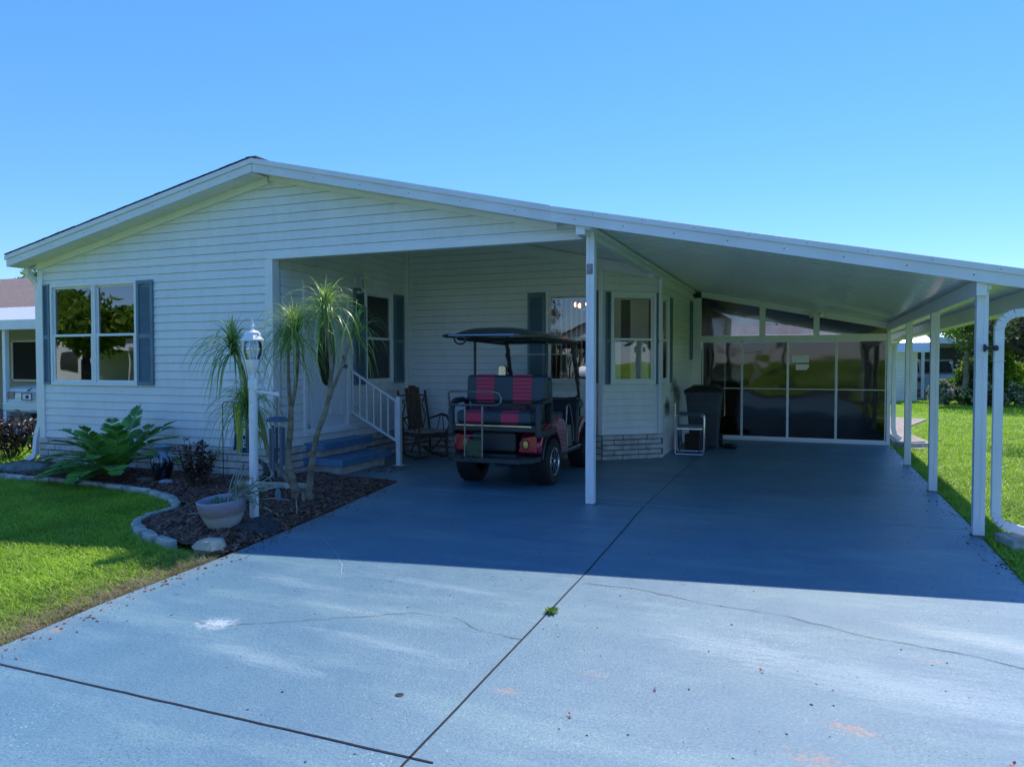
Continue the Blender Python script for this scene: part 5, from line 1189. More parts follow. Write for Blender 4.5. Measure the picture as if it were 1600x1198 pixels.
# garden flag on a thin pole
fg = thing('garden_flag', 'blue and yellow garden flag on a thin black stand between the shrub and lamp post', 'garden flag', (-6.85, 7.25, .05))
mb = MB(); mb.tube([(-6.85,7.25,-.05),(-6.85,7.25,1.02),(-6.83,7.25,1.05),(-6.42,7.25,1.05)], .006, 6); mb.build('pole', M['black'], fg)
fx0, fx1, fz0, fz1 = -6.68, -6.42, .45, 1.04
def flagpt(u, v, off=0): return (fx0+(fx1-fx0)*u+.02*math.sin(v*5)*(1-v), 7.24+.018*math.sin(u*9+v*3)-off, fz0-.035*u*(1-v)+(fz1-fz0)*v)
def flagpatch(mb, u0, u1, v0, v1, off):
    n_ = 8; vs = [flagpt(u0+(u1-u0)*i/n_, v0+(v1-v0)*j/n_, off) for j in range(n_+1) for i in range(n_+1)]
    k = len(vs); vs += [(x,y+.002,z) for x,y,z in vs]
    fs = [(j*(n_+1)+i,j*(n_+1)+i+1,(j+1)*(n_+1)+i+1,(j+1)*(n_+1)+i) for j in range(n_) for i in range(n_)]; mb.add(vs, fs+[tuple(k+a for a in reversed(f)) for f in fs])
mb = MB(); flagpatch(mb, 0, 1, 0, 1, 0); ff = mb.build('flag_cloth', mat('navy_cloth',(.015,.04,.16),.8), fg, smooth=True)
mb = MB(); flagpatch(mb,.14,.50,0,.36,.004); flagpatch(mb,.10,.68,.36,.50,.004); flagpatch(mb,.16,.48,.50,.98,.004); flagpatch(mb,.48,.62,.45,.62,.004); mb.build('yellow_emblem', mat('maize_cloth',(.55,.52,.03),.8), ff, smooth=True)
text('flag_lettering', 'MICHIGAN', .085, (-6.475+6.85, 7.215-7.25, .70-.05), (R(90), R(-90), 0), M['whitepaint'], ff, .001)
# lamp post with arm and lantern
lp = thing('lamp_post', 'chipped white lamp post with a glass lantern and side arm in the mulch bed', 'lamp post', (-4.88, 5.56, .03))
M['chipped'] = mat('chipped_white_paint', (.72,.74,.78), .5, col2=(.09,.09,.08), vscale=26, bump=.5, bscale=30, contrast=(.30,.345), detail=6, stretch=(1,1,.45))
lx, ly = -4.88, 5.56
mb = MB(); mb.lathe([(.044,0),(.042,.06),(.040,1.27),(.047,1.275),(.047,1.345),(.032,1.36),(.018,1.40),(.018,1.42)], (0,0,0), 24); mb.build('pole', M['chipped'], lp, smooth=True, abs_=False)
mb = MB(); mb.tube([(.03,0,1.245),(.27,0,1.225)], .010, 10); mb.lathe([(.022,-.012),(.022,.012)], (.28,0,1.224), 12, 'x'); mb.build('side_arm', M['whitepaint'], lp, smooth=True, abs_=False)
mb = MB(); mb.box(.035,.062,-.03,.0,1.26,1.37); mb.build('photocell', M['whitepaint'], lp, bevel=.008, abs_=False)
mb = MB(); mb.lathe([(.018,1.40),(.055,1.47),(.07,1.52),(.072,1.545),(.0,1.545)], (0,0,0), 8); mb.lathe([(0,1.72),(.105,1.72),(.108,1.735),(.075,1.775),(.070,1.80),(.050,1.815),(.022,1.825),(.014,1.85),(.022,1.862),(.012,1.88),(.006,1.92),(0,1.93)], (0,0,0), 8)
for i in range(8):
    a = R(45*i+22.5); P = [(r_*math.cos(a), r_*math.sin(a), z) for r_, z in ((.070,1.545),(.088,1.59),(.096,1.635),(.094,1.685),(.082,1.72))]; mb.tube(P, .0055, 5)
mb.build('lantern_cage', M['whitepaint'], lp, abs_=False)
mb = MB(); mb.lathe([(.064,1.547),(.082,1.59),(.090,1.635),(.088,1.685),(.076,1.718)], (0,0,0), 24, 'z', False); mb.build('lantern_glass', glassmat('lantern_glass',(.88,.93,.95),.22), lp, smooth=True, abs_=False)
mb = MB(); mb.lathe([(.012,1.545),(.012,1.60),(.0,1.60)],(0,0,0),10); mb.ell((0,0,1.64),(.022,.022,.04),10,8); mb.build('bulb', M['whitepaint'], lp, smooth=True, abs_=False)
# vine tendrils on the post
mb = MB()
for z in (.22,.30,.38): mb.tube([(-4.70,5.50,z-.05),(-4.83,5.50,z+.02),(-4.95,5.505,z),(-5.02,5.52,z+.07)], .004, 5)
for i in range(26): a = random.uniform(-.16,.2); mb.leaf((lx+a,5.495,.25+random.uniform(-.08,.15)), (random.uniform(-1,1),random.uniform(-.6,.1),random.uniform(-.5,1)), (0,-1,.2), .03, .014)
tag(mb.build('vine', L_bush), 'thin green vine clinging low around the lamp post', 'vine')
# wind chime hanging from the arm
wc = thing('wind_chime', 'slate blue wind chime of long tubes hanging from the lamp post arm', 'wind chime', (-4.60, 5.56, 1.0))
mb = MB(); cx0 = -4.60
for a in range(4): t = R(90*a+45); mb.tube([(cx0,5.56,1.22),(cx0+.06*math.cos(t),5.56+.06*math.sin(t),1.03)], .002, 4)
mb.tube([(cx0,5.56,1.245),(cx0,5.56,1.20)], .004, 5); mb.build('cords', M['black'], wc)
mb = MB(); mb.lathe([(0,1.0),(.105,1.0),(.108,1.012),(.07,1.04),(0,1.045)], (cx0,5.56,0), 8); mb.build('cap', mat('slate_blue_metal',(.05,.08,.14),.5), wc)
for i, (dx, dy, zt, zl) in enumerate(((-.062,-.02,.93,.55),(-.005,-.055,.965,.47),(.058,-.02,.95,.49),(.03,.055,.94,.58),(-.045,.045,.94,.63))):
    mb = MB(); mb.tube([(cx0+dx,5.56+dy,zl),(cx0+dx,5.56+dy,zt)], .014, 12); mb.tube([(cx0+dx,5.56+dy,zt),(cx0+dx,5.56+dy,1.0)], .0018, 4); mb.build('chime_tube', bpy.data.materials['slate_blue_metal'], wc, smooth=True)
mb = MB(); mb.lathe([(0,.73),(.04,.73),(.04,.742),(0,.742)], (cx0,5.56,0), 14); mb.tube([(cx0,5.56,1.0),(cx0,5.56,.36)], .0018, 4); mb.build('striker', M['black'], wc)
mb = MB(); mb.ell((cx0,5.56,.31),(.034,.004,.062),16,10); mb.build('wind_sail', M['shutter'], wc, smooth=True)
# bowl planter with trailing succulent
bp_ = thing('bowl_planter', 'round cream and lavender ceramic bowl planter tilted in the mulch beside the lamp post', 'planter', (-4.90, 5.20, .02), 0)
def potmat():
    m = bpy.data.materials.new('glazed_pot'); m.use_nodes = True; N, L = ng(m); b = N['Principled BSDF']; b.inputs['Roughness'].default_value = .35
    tc = N.new('ShaderNodeTexCoord'); sx = N.new('ShaderNodeSeparateXYZ'); L.new(tc.outputs['Object'], sx.inputs[0]); n = N.new('ShaderNodeTexNoise'); n.inputs['Scale'].default_value = 12; L.new(tc.outputs['Object'], n.inputs[0])
    a = N.new('ShaderNodeMath'); a.operation = 'MULTIPLY_ADD'; a.inputs[1].default_value = .05; L.new(n.outputs[0], a.inputs[0]); L.new(sx.outputs[2], a.inputs[2])
    r = N.new('ShaderNodeValToRGB'); e = r.color_ramp.elements; e[0].position = .17; e[0].color = (.46,.47,.43,1); e[1].position = .20; e[1].color = (.26,.22,.23,1); x = e.new(.245); x.color = (.34,.26,.25,1); x = e.new(.26); x.color = (.28,.26,.34,1); x = e.new(.33); x.color = (.36,.34,.42,1)
    L.new(a.outputs[0], r.inputs[0]); L.new(r.outputs[0], b.inputs['Base Color'])
    w_ = N.new('ShaderNodeTexVoronoi'); w_.inputs['Scale'].default_value = 34; L.new(tc.outputs['Object'], w_.inputs[0]); bp = N.new('ShaderNodeBump'); bp.inputs['Strength'].default_value = .4; bp.inputs['Distance'].default_value = .01; L.new(w_.outputs[0], bp.inputs['Height']); L.new(bp.outputs[0], b.inputs['Normal']); return m
mb = MB(); mb.lathe([(0,0),(.10,0),(.115,.02),(.165,.11),(.200,.20),(.212,.27),(.215,.295),(.205,.30),(.192,.285),(.185,.24),(.17,.21),(0,.21)], (0,0,0), 48)
po = mb.build('bowl', potmat(), bp_, smooth=True, abs_=False, ang=50); bp_.rotation_euler = (R(5), R(-3), 0)
mb = MB(); mb.lathe([(0,.225),(.17,.215)], (0,0,0), 24); mb.build('potting_soil', M['soil'], bp_, abs_=False)
sc_ = thing('succulent', 'straggly grey-green trailing succulent growing in the bowl planter', 'succulent', (-4.86, 5.24, .24))
mb = MB()
for i in range(24):
    a = random.uniform(-1.2,2.2); l = random.uniform(.15,.42); rise = random.uniform(.06,.34); p0 = Vector((random.uniform(-.06,.10),random.uniform(-.06,.06),0)); e = Vector((math.cos(a)*l, math.sin(a)*l*.7, rise)); k = random.uniform(-.08,.06)
    C_ = curve([p0, p0+e*.4+Vector((0,0,.06)), p0+e, p0+e+Vector((random.uniform(-.05,.07),random.uniform(-.04,.04),k))], 5); mb.tube(C_, [.0075-.003*j/len(C_) for j in range(len(C_))], 5)
mb.build('stems', L_succ, sc_, smooth=True, abs_=False); mb = MB()
for i in range(260): a = random.uniform(0,6.283); r_ = .17*math.sqrt(random.random()); mb.leaf((r_*math.cos(a)-.02, r_*math.sin(a)*.8, random.uniform(-.02,.06)), (random.uniform(-1,1),random.uniform(-1,1),random.uniform(.2,1.2)), (0,0,1), .04, .012)
mb.build('leaves', L_bush, sc_, abs_=False)
# dark jagged rock at the foot of the lamp
mb = MB(); mb.add([(-4.86,5.08,-.01),(-4.40,5.30,-.01),(-4.52,5.55,-.01),(-4.80,5.50,-.01),(-4.82,5.12,.07),(-4.55,5.28,.13),(-4.60,5.44,.15),(-4.78,5.42,.09)], [(3,2,1,0),(0,1,5,4),(1,2,6,5),(2,3,7,6),(3,0,4,7),(4,5,6,7)])
rk = mb.build('jagged_rock', M['darkrock'], bevel=.02); sd_ = rk.modifiers.new('sub','SUBSURF'); sd_.levels = 3; sd_.render_levels = 3; sd_.subdivision_type = 'SIMPLE'
tx = bpy.data.textures.new('rock_noise','CLOUDS'); tx.noise_scale = .09; dm = rk.modifiers.new('disp','DISPLACE'); dm.texture = tx; dm.strength = .05; dm.texture_coords = 'GLOBAL'
tag(rk, 'dark jagged rock at the foot of the lamp post, beside the driveway edge', 'rock')
# edging stones
EDGE = [(-10.75,6.66),(-10.3,6.70),(-9.75,6.72),(-9.3,6.75),(-8.8,6.73),(-8.3,6.70),(-7.85,6.63),(-7.35,6.56),(-7.0,6.42),(-6.70,6.28),(-6.42,6.10),(-6.24,5.90),(-6.17,5.68),(-6.14,5.45),(-6.02,5.22),(-5.85,5.08),(-5.6,4.93),(-5.3,4.80),(-5.0,4.72)]
ES = [[f'pale edging stone number {k+1} from the left of the curved mulch border' for k in range(30)]]
words = ['leftmost','second','third','fourth','fifth','sixth','seventh','eighth','ninth','tenth','eleventh','twelfth','thirteenth','fourteenth','fifteenth','sixteenth','seventeenth','eighteenth']
for i, (a, b) in enumerate(zip(EDGE[:-1], EDGE[1:])):
    a = Vector((*a,0)); b = Vector((*b,0)); m_ = (a+b)/2; L_ = (b-a).length; ang = math.atan2(b.y-a.y, b.x-a.x)+random.uniform(-.10,.10)
    mb = MB(); k = 8; w_ = .075; h = .028+random.uniform(-.008,.010); vs = []
    for z, s_ in ((-.06,1.0),(h*.8,.98),(h,.86)):
        for (u_, v_) in ((-.5,-.42),(-.2,-.5),(.2,-.5),(.5,-.40),(.5,.42),(.15,.5),(-.2,.5),(-.5,.42)):
            vs.append((u_*(L_-.018)*s_*random.uniform(.97,1), v_*w_*1.25*s_*random.uniform(.85,1.1), z+random.uniform(-.004,.004)))
    mb.add(vs, [tuple(range(7,-1,-1)), tuple(16+j for j in range(8))] + [(q*8+j,q*8+(j+1)%8,q*8+8+(j+1)%8,q*8+8+j) for q in (0,1) for j in range(8)])
    o = mb.build('edging_stone', M['stone'], bevel=.003); o.location = (m_.x, m_.y, 0); o.rotation_euler = (0,0,ang)
    tag(o, f'{words[i]} pale stone from the left in the low curved mulch border' if i else 'leftmost pale stone in the low curved mulch border', 'edging stone', 'stones edging the mulch bed')
mb = MB(); mb.ell((-4.62,4.72,.01),(.17,.11,.085),7,4,.16); tag(mb.build('end_stone', mat('buff_stone',(.50,.44,.33),.85,var=.3,vscale=8,bump=.8,bscale=25), bevel=.01), 'large rounded buff stone ending the border where it meets the driveway', 'stone')
# timber sleeper, iron bird, twigs in the bed
mb = MB(); mb.obox((-5.85,6.95,.09),(.95,.09,.10),R(8)); tag(mb.build('stone_kerb', M['stone'], bevel=.01), 'straight grey kerb stone behind the palm trunks, below the wind chime', 'kerb stone')
mb = MB(); mb.tube([(-6.28,7.22,.05),(-6.18,7.20,.10),(-6.10,7.18,.20),(-6.14,7.18,.30),(-6.24,7.17,.37),(-6.30,7.16,.42)], [.03,.05,.045,.03,.02,.006], 8); mb.tube([(-6.12,7.18,.18),(-5.98,7.18,.07)], [.03,.01], 6); tag(mb.build('iron_bird', M['black'], smooth=True), 'small black metal bird ornament against the brick base behind the lamp post', 'ornament')
for i, (a, b) in enumerate([((-5.55,6.3),(-5.1,6.35)),((-5.05,6.4),(-4.72,5.98)),((-5.75,5.75),(-5.15,5.85)),((-5.9,6.2),(-5.5,6.5)),((-5.6,5.4),(-5.2,5.5)),((-5.15,5.95),(-4.75,5.75))]):
    mb = MB(); TW(mb, [(a[0],a[1],zb(*a)+.02),((a[0]+b[0])/2,(a[1]+b[1])/2,zb(*a)+.035),(b[0],b[1],zb(*b)+.02)], .006, .006, 5)
    lab = ['long pale fallen twig in the mulch just in front of the palm base','pale fallen twig slanting towards the driveway right of the palm base','pale fallen twig lying behind the bowl planter rim','short fallen twig behind the lamp post','short pale twig in the mulch just left of the bowl planter','pale fallen twig between lamp post and driveway edge'][i]
    tag(mb.build('fallen_twig', mat('pale_twig',(.42,.34,.24),.85) if i == 0 else bpy.data.materials['pale_twig']), lab, 'twig', 'fallen twigs in the mulch')
def edgesample():
    if random.random() < .6: return 1.47-abs(random.gauss(0,.10)), random.uniform(3, 15.3), .0
    y = random.uniform(1.5, 8); return np.interp(y, [-3.6,.2,2.2,3.4,4.55,6.2,8.3], [-3.45,-3.75,-4.0,-4.2,-4.31,-4.56,-4.93])+abs(random.gauss(0,.10)), y, .0
leafchip(900, edgesample, M['chip'], 'leaf_litter', .006, .022, (.3, .7), 'crumbs of bark and dead leaf strewn along both edges of the driveway', 'litter', .3, .003)
def slabsample(): return random.uniform(-4, 1.4), random.uniform(1.5, 11), .0
leafchip(420, slabsample, M['mulch'], 'grit', .004, .011, (.4, .9), 'scattered dark grit on the blue slab', 'grit', .3, .002)
# weed in the joint, leaves on the slab
wd = MB()
for i in range(60): a = random.uniform(0,6.283); wd.leaf((-1.455+random.uniform(-.02,.02), 4.28+random.uniform(-.03,.03), .0), (math.cos(a),math.sin(a),random.uniform(.3,1.5)), (0,0,1), .045, .014)
tag(wd.build('weed', L_bush), 'small green weed sprouting from the driveway joint', 'weed')
M['petal'] = mat('red_petal',(.30,.03,.04),.6)
for x, y, r_, lab, mm in ((-1.75,2.95,.022,'small round dark metal cap set in the driveway left of the middle joint','black'),):
    mb = MB(); mb.lathe([(r_,.001),(r_*.9,.0025),(0,.003)], (x,y,0), 16); tag(mb.build('metal_cap', M[mm]), lab, 'cap')
for i, (x, y) in enumerate(((-.66,3.45),(-.20,3.85),(-.95,3.05),(-1.12,2.48),(.75,3.3),(-3.9,3.7))):
    mb = MB(); mb.leaf((x,y,.004),(random.uniform(-1,1),random.uniform(-1,1),.2),(0,0,1),.022,.016,.1); mb.leaf((x,y,.006),(random.uniform(-1,1),random.uniform(-1,1),.5),(0,0,1),.02,.014,.1)
    tag(mb.build('fallen_petal', M['petal']), ['red petal on the slab a little right of the middle joint, nearest the weed','red petal farthest up the sunlit slab, below the long right-hand crack','dark red petal on the slab just right of the first orange rust stain','red petal nearest the crossing of the two dark driveway joints','single red petal on the right part of the sunlit slab','red petal on the left part of the driveway near the grass edge'][i], 'petal', 'petals fallen on the driveway')
# ================================================================ TREES
def leafcloud(cl, n_, l, w_, m, name, parent, sq=.8, droop=.0):
    # cl: list of (centre, radius); leaves scattered in the volume of the clumps
    C_ = np.array([c for c, r in cl]); Rr = np.array([r for c, r in cl]); p = Rr**2/np.sum(Rr**2)
    k = rng.choice(len(cl), n_, p=p); d = rng.normal(size=(n_, 3)); d /= np.linalg.norm(d, axis=1)[:, None]
    r = Rr[k]*rng.uniform(.35, 1.08, n_)**.7; P = C_[k] + d*r[:, None]*np.array([1, 1, sq])
    a = rng.normal(size=(n_, 3)) + d*.5; a[:, 2] -= droop; a /= np.linalg.norm(a, axis=1)[:, None]
    b = np.cross(a, rng.normal(size=(n_, 3))); b /= np.linalg.norm(b, axis=1)[:, None]
    L_ = l*rng.uniform(.6, 1.3, n_)[:, None]; W_ = w_*rng.uniform(.6, 1.2, n_)[:, None]
    V = np.stack([P, P + a*L_*.5 + b*W_*.5, P + a*L_, P + a*L_*.5 - b*W_*.5], 1)
    V = V - np.array(wloc(parent))
    o = fastmesh(name, V.reshape(-1, 3), np.arange(n_*4).reshape(-1, 4), m); o.parent = parent; return o
def tree(label, x, y, h, cr, trunk_h, tr, n_, leafm, ll=.14, lw_=.07, nlimb=7, seed=1, lean=(0,0), cat='tree', name='tree', flat=.75, group=None, barkm='bark2', clumps=26, z0=-.05, sq=.75, droop=0.):
    random.seed(seed); t = thing(name, label, cat, (x, y, z0), 0, group); mb = MB(); B = Vector((x, y, z0)); F_ = Vector((x+lean[0], y+lean[1], z0+trunk_h))
    C_ = curve([B, B.lerp(F_,.5)+Vector((random.uniform(-.1,.1),random.uniform(-.1,.1),0)), F_], 6); mb.tube(C_, [tr*(1.25-.55*i/len(C_)) for i in range(len(C_))], 9)
    cc = Vector((F_.x, F_.y, z0+h-cr*flat)); cl = []
    for i in range(nlimb):
        a = 6.283*i/nlimb + random.uniform(-.4,.4); e = random.uniform(.1,1.3); tip = cc + Vector((math.cos(a)*math.cos(e)*cr*.8, math.sin(a)*math.cos(e)*cr*.8, math.sin(e)*cr*flat*.75-.15*cr))
        mid = F_.lerp(tip,.5)+Vector((0,0,.12*cr*random.uniform(-.5,1))); C2 = curve([F_, mid, tip], 5); mb.tube(C2, [tr*(.6-.5*j/len(C2)) for j in range(len(C2))], 6)
        for q in range(3):
            j = random.randint(3, len(C2)-2); e2 = C2[j]+Vector((random.uniform(-1,1),random.uniform(-1,1),random.uniform(-.2,.8)))*cr*.3; mb.tube([C2[j], C2[j].lerp(e2,.5)+Vector((0,0,.05*cr)), e2], [tr*.2,tr*.13,tr*.05], 5); cl.append((tuple(e2), cr*random.uniform(.16,.27)))
        cl.append((tuple(tip), cr*random.uniform(.2,.34)))
    for i in range(clumps):
        d = Vector((random.gauss(0,1),random.gauss(0,1),random.gauss(0,1))).normalized(); r_ = random.uniform(.45,1)
        cl.append(((cc.x+d.x*cr*r_*.85, cc.y+d.y*cr*r_*.85, cc.z+d.z*cr*flat*r_*.85), cr*random.uniform(.14,.30)))
    mb.build('trunk', M[barkm], t, smooth=True, ang=70)
    leafcloud(cl, n_, ll, lw_, leafm, 'crown', t, sq, droop); random.seed(seed+5); return t
def bush(label, x, y, rx, ry, h, n_, leafm, ll, lw_, seed, cat='bush', name='bush', blossoms=0, group=None):
    random.seed(seed); t = thing(name, label, cat, (x, y, -.05), 0, group); cl = []
    mb = MB()
    for i in range(10):
        a = random.uniform(0,6.283); r_ = random.uniform(.2,.9); q = Vector((x+rx*r_*math.cos(a), y+ry*r_*math.sin(a), h*random.uniform(.4,.8)-.05)); mb.tube([(x+.1*rx*math.cos(a),y+.1*ry*math.sin(a),-.06), q.lerp(Vector((x,y,0)),.5), q], [.03,.02,.01], 5)
    mb.build('stems', M['bark2'], t)
    for i in range(26):
        a = random.uniform(0,6.283); r_ = math.sqrt(random.random())*.85; zz = h*(1-.55*r_*r_)*random.uniform(.25,.92); cl.append(((x+rx*r_*math.cos(a), y+ry*r_*math.sin(a), zz-.05), min(rx,ry,h)*random.uniform(.2,.36)))
    leafcloud(cl, n_, ll, lw_, leafm, 'foliage', t)
    if blossoms: leafcloud([(c, r*1.08) for c, r in cl], blossoms, ll*.8, lw_*1.3, L_flower, 'blossoms', t)
    return t
def pine(label, x, y, h, r, n_, seed, group=None):
    random.seed(seed); t = thing('pine_tree', label, 'tree', (x,y,-.05), 0, group); mb = MB(); mb.tube([(x,y,-.05),(x,y,h)], [.22,.04], 8); cl = []
    for i in range(46):
        f = .12+.86*i/46; a = i*2.4; rr = r*(1-f)**.8+.15; q = Vector((x+rr*math.cos(a), y+rr*math.sin(a), h*f-.1*rr)); mb.tube([(x,y,h*f), q], [.05,.015], 5)
        for k in (.45,.7,1): cl.append(((x+rr*k*math.cos(a), y+rr*k*math.sin(a), h*f-.1*rr*k), .18+.16*r*(1-f)))
    mb.build('trunk', M['bark2'], t); leafcloud(cl, n_, .22, .05, L_oak, 'crown', t, .4); return t
# right background
tree('broad oak with dark leaning limbs and grey-green leaves on the far lawn at right', 8.9, 31, 5.3, 3.2, 1.8, .24, 7000, L_oak, .16, .08, 10, 21, (-1.6, -.3), flat=.80, clumps=14, name='oak_tree')
tree('tall oak with airy crown rising behind the broad oak at the right edge', 14.5, 44, 6.6, 4.2, 2.4, .3, 9000, L_oak, .26, .13, 9, 22, (-.8, 0), name='oak_tree')
tree('slender grey-trunked tree with bright green leaves beside the big hedge', 5.25, 31.2, 3.9, 1.3, 1.9, .10, 2600, L_lime, .22, .11, 6, 23, (.15,0), name='young_tree', barkm='bark')
tree('small round dark green tree on the far lawn under the oak', 9.2, 46, 4.0, 1.9, 1.1, .12, 6000, L_bush, .20, .10, 6, 24, name='small_tree')
tree('yellow-green shrub-like tree at the far right beyond the small round tree', 15.5, 66, 4.2, 2.2, .9, .14, 5000, L_lime, .26, .13, 6, 25, name='small_tree')
bush('large rounded hedge of bright and dark green leaves left of the oak', 6.45, 32.0, 1.15, .95, 2.75, 10000, L_lime, .17, .08, 26, name='hedge_bush')
bush('dense dark green shrub filling the gap beneath the bright hedge', 5.6, 31.7, .8, .7, 1.6, 5000, L_bush, .15, .07, 27)
bush('low bush with pale pinkish-white blossoms in front of the right neighbour carport', 4.75, 31.2, .62, .45, 1.05, 2200, L_bush, .12, .06, 28, blossoms=2200, name='flowering_bush')
bush('low pale-flowering bush at the foot of the big bright hedge', 6.2, 30.6, 1.15, .45, 1.0, 3600, L_bush, .12, .06, 29, blossoms=1600, name='flowering_bush')
# yellow-green palm hanging behind the downspout
pt = thing('palm_tree', 'palm with hanging yellow-green fronds at the upper right behind the carport gutter', 'palm', (4.75, 17.5, -.05))
mb = MB(); mb.tube([(4.75,17.5,-.05),(4.82,17.5,1.6),(4.62,17.5,3.05)], [.10,.07,.06], 10); mb.build('trunk', M['bark'], pt, smooth=True)
V = []; Fq = []
for k in range(13):
    az = 6.283*k/13+.2; d = Vector((math.cos(az)*.8, math.sin(az)*.8, .6)); q = Vector((4.62,17.5,3.05))
    for i in range(16):
        q = q + d*.10; d = (d + Vector((0,0,-.13))).normalized()
        for sx in (-1,1):
            for _ in range(2): ribbon(V, Fq, q + d*random.uniform(0,.09), az+sx*random.uniform(.9,1.4), random.uniform(-.3,.2), .42*math.sin(.4+2.4*i/16), .026, 4.0, 4)
V = [v - Vector((4.75,17.5,-.05)) for v in V]; o = fastmesh('fronds', np.array([tuple(v) for v in V]), np.array(Fq), leafmat('yellow_frond',(.12,.16,.02),(.32,.36,.05),.45,2,.35)); o.parent = pt
# far tree belt: things one can tell apart near the right edge, a wood beyond
cl = []
random.seed(40)
for i in range(150):
    x = random.uniform(-95, 110); y = random.uniform(105, 150); cl.append(((x, y, random.uniform(1, 4.4)), random.uniform(2.2, 4.2)))
wd_ = bpy.data.objects.new('tmp_', None); COL.objects.link(wd_)
o = leafcloud(cl, 52000, 1.0, .6, L_oak, 'far_wood', wd_); o.parent = None; bpy.data.objects.remove(wd_); tag(o, 'hazy belt of trees along the horizon behind the far lawn', 'wood', kind='stuff')

# ================================================================ NEIGHBOURS
def simple_car(name, label, loc, rz, paint, rear=True, suv=False, group=None):
    t = thing(name, label, 'car', loc, rz, group); H_ = 1.72 if suv else 1.38; Lh = 2.25; zb_ = .78 if suv else .72; zt = 1.0 if suv else .92
    if suv: side = [(-2.2,.35),(-2.28,.62),(-2.2,1.02),(-2.05,1.08),(-1.7,1.66),(-1.4,H_),(.4,H_),(1.0,1.14),(2.0,1.02),(2.28,.8),(2.3,.38)]
    else: side = [(-2.3,.32),(-2.36,.55),(-2.32,.92),(-2.2,.98),(-1.45,1.02),(-.85,1.36),(-.6,1.40),(.3,1.40),(.6,1.34),(1.15,.98),(2.1,.86),(2.35,.66),(2.36,.34)]
    # body: rounded cross sections along y built from the side profile
    mb = MB(); W_ = .88; n_ = len(side)
    base = [(y,z) for y,z in side]
    def ring(xf): return [(xf*W_*(1.0 if z < zt+.05 else .80), y, z) for y, z in base]
    vs = ring(-1)+ring(1); mb.add(vs, [tuple(range(n_-1,-1,-1)), tuple(range(n_,2*n_))]+[(i,(i+1)%n_,n_+(i+1)%n_,n_+i) for i in range(n_)])
    b = mb.build('body', paint, t, smooth=True, bevel=.07, seg=4, abs_=False)
    g = [p for p in side if p[1] > zt+.04]
    gl = M['blackgloss']
    mb = MB()
    if suv: mb.prism([(-1.95,1.14),(-1.66,1.60),(-1.42,1.64),(.36,1.64),(.88,1.17)], -.735, .735, 'x')
    else: mb.prism([(-1.28,1.06),(-.82,1.31),(-.6,1.345),(.28,1.345),(.55,1.29),(.98,1.03)], -.735, .735, 'x')
    mb.build('side_windows', gl, t, abs_=False)
    mb = MB()
    if suv:
        mb.add([(-.62,-2.115,1.12),(.62,-2.115,1.12),(.55,-1.76,1.62),(-.55,-1.76,1.62)], [(0,1,2,3)]); mb.build('rear_window', M['dark'], t, abs_=False); mb = MB(); mb.add([(-.62,1.03,1.15),(.62,1.03,1.15),(.55,.45,1.67),(-.55,.45,1.67)], [(0,3,2,1)])
    else:
        mb.add([(-.62,-1.50,1.035),(.62,-1.50,1.035),(.55,-.86,1.385),(-.55,-.86,1.385)], [(0,1,2,3)]); mb.build('rear_window', M['dark'], t, abs_=False); mb = MB(); mb.add([(-.62,1.15,1.01),(.62,1.15,1.01),(.55,.62,1.36),(-.55,.62,1.36)], [(0,3,2,1)])
    mb.build('windscreen', M['dark'], t, abs_=False)
    for sx in (-1,1):
        for y in (-1.4,1.4):
            mb = MB(); mb.lathe([(0,-.11),(.20,-.11),(.31,-.10),(.33,-.05),(.33,.05),(.31,.10),(.20,.11),(0,.11)], (sx*.80,y,.33), 26, 'x'); wh = mb.build('wheel', M['tyre'], t, smooth=True, abs_=False)
            mb = MB(); mb.lathe([(0,sx*.112),(.17,sx*.112),(.19,sx*.10)], (sx*.80,y,.33), 20, 'x'); mb.build('rim', M['silver'], wh, smooth=True, abs_=False)
        yr = -2.33 if not suv else -2.27
        mb = MB(); mb.box(sx*.52, sx*.80, yr-.03, yr+.05, zb_-.06, zb_+.12); mb.build('tail_lamp', mat('lamp_red' if not suv else 'lamp_red_dark', (.28,.20,.20) if not suv else (.25,.02,.02), .2), t, bevel=.02, abs_=False)
        mb = MB(); mb.box(sx*.50, sx*.82, 2.22, 2.34, .62, .76); mb.build('headlight', M['silver'], t, bevel=.03, abs_=False)
    mb = MB(); mb.box(-.86,.86,-2.43 if not suv else -2.36,-2.2,.36,.60); mb.build('rear_bumper', paint, t, bevel=.05, seg=3, abs_=False)
    mb = MB(); yp = -2.40 if not suv else -2.31; mb.box(-.16,.16,yp,yp+.1,.66,.80); mb.build('number_plate', M['whitepaint'], t, bevel=.004, abs_=False)
    return t
nl = thing('neighbour_house', 'cream neighbouring house with brown shingle roof and white metal carport at the left edge', 'house', (-20, 16, -.05))
mb = MB(); P_ = []
mb.T = None
siding('wall', (0,16.2,0), UX, NF, 0, 2.9, lambda z: (-40, -15.6), [], nl, M['tan'], .15, .018, 0)
mb = MB(); mb.box(-23.9,-22.3,16.13,16.18,1.0,2.2); w_ = mb.build('window', M['dark'], nl); mb = MB(); mb.T = None
for x in (-23.95,-22.3): mb.box(x,x+.06,16.10,16.17,.95,2.25)
mb.box(-23.95,-22.24,16.10,16.17,2.2,2.26); mb.box(-23.95,-22.24,16.10,16.17,.94,1.0); mb.build('frame', M['trim'], w_)
mb = MB(); mb.add([(-34,11.9,2.52),(-13.5,11.9,2.52),(-13.5,16.2,3.30),(-34,16.2,3.30),(-34,11.9,2.47),(-13.5,11.9,2.47),(-13.5,16.2,3.25),(-34,16.2,3.25)], [(0,1,2,3),(7,6,5,4),(0,4,5,1),(1,5,6,2),(3,2,6,7),(0,3,7,4)])
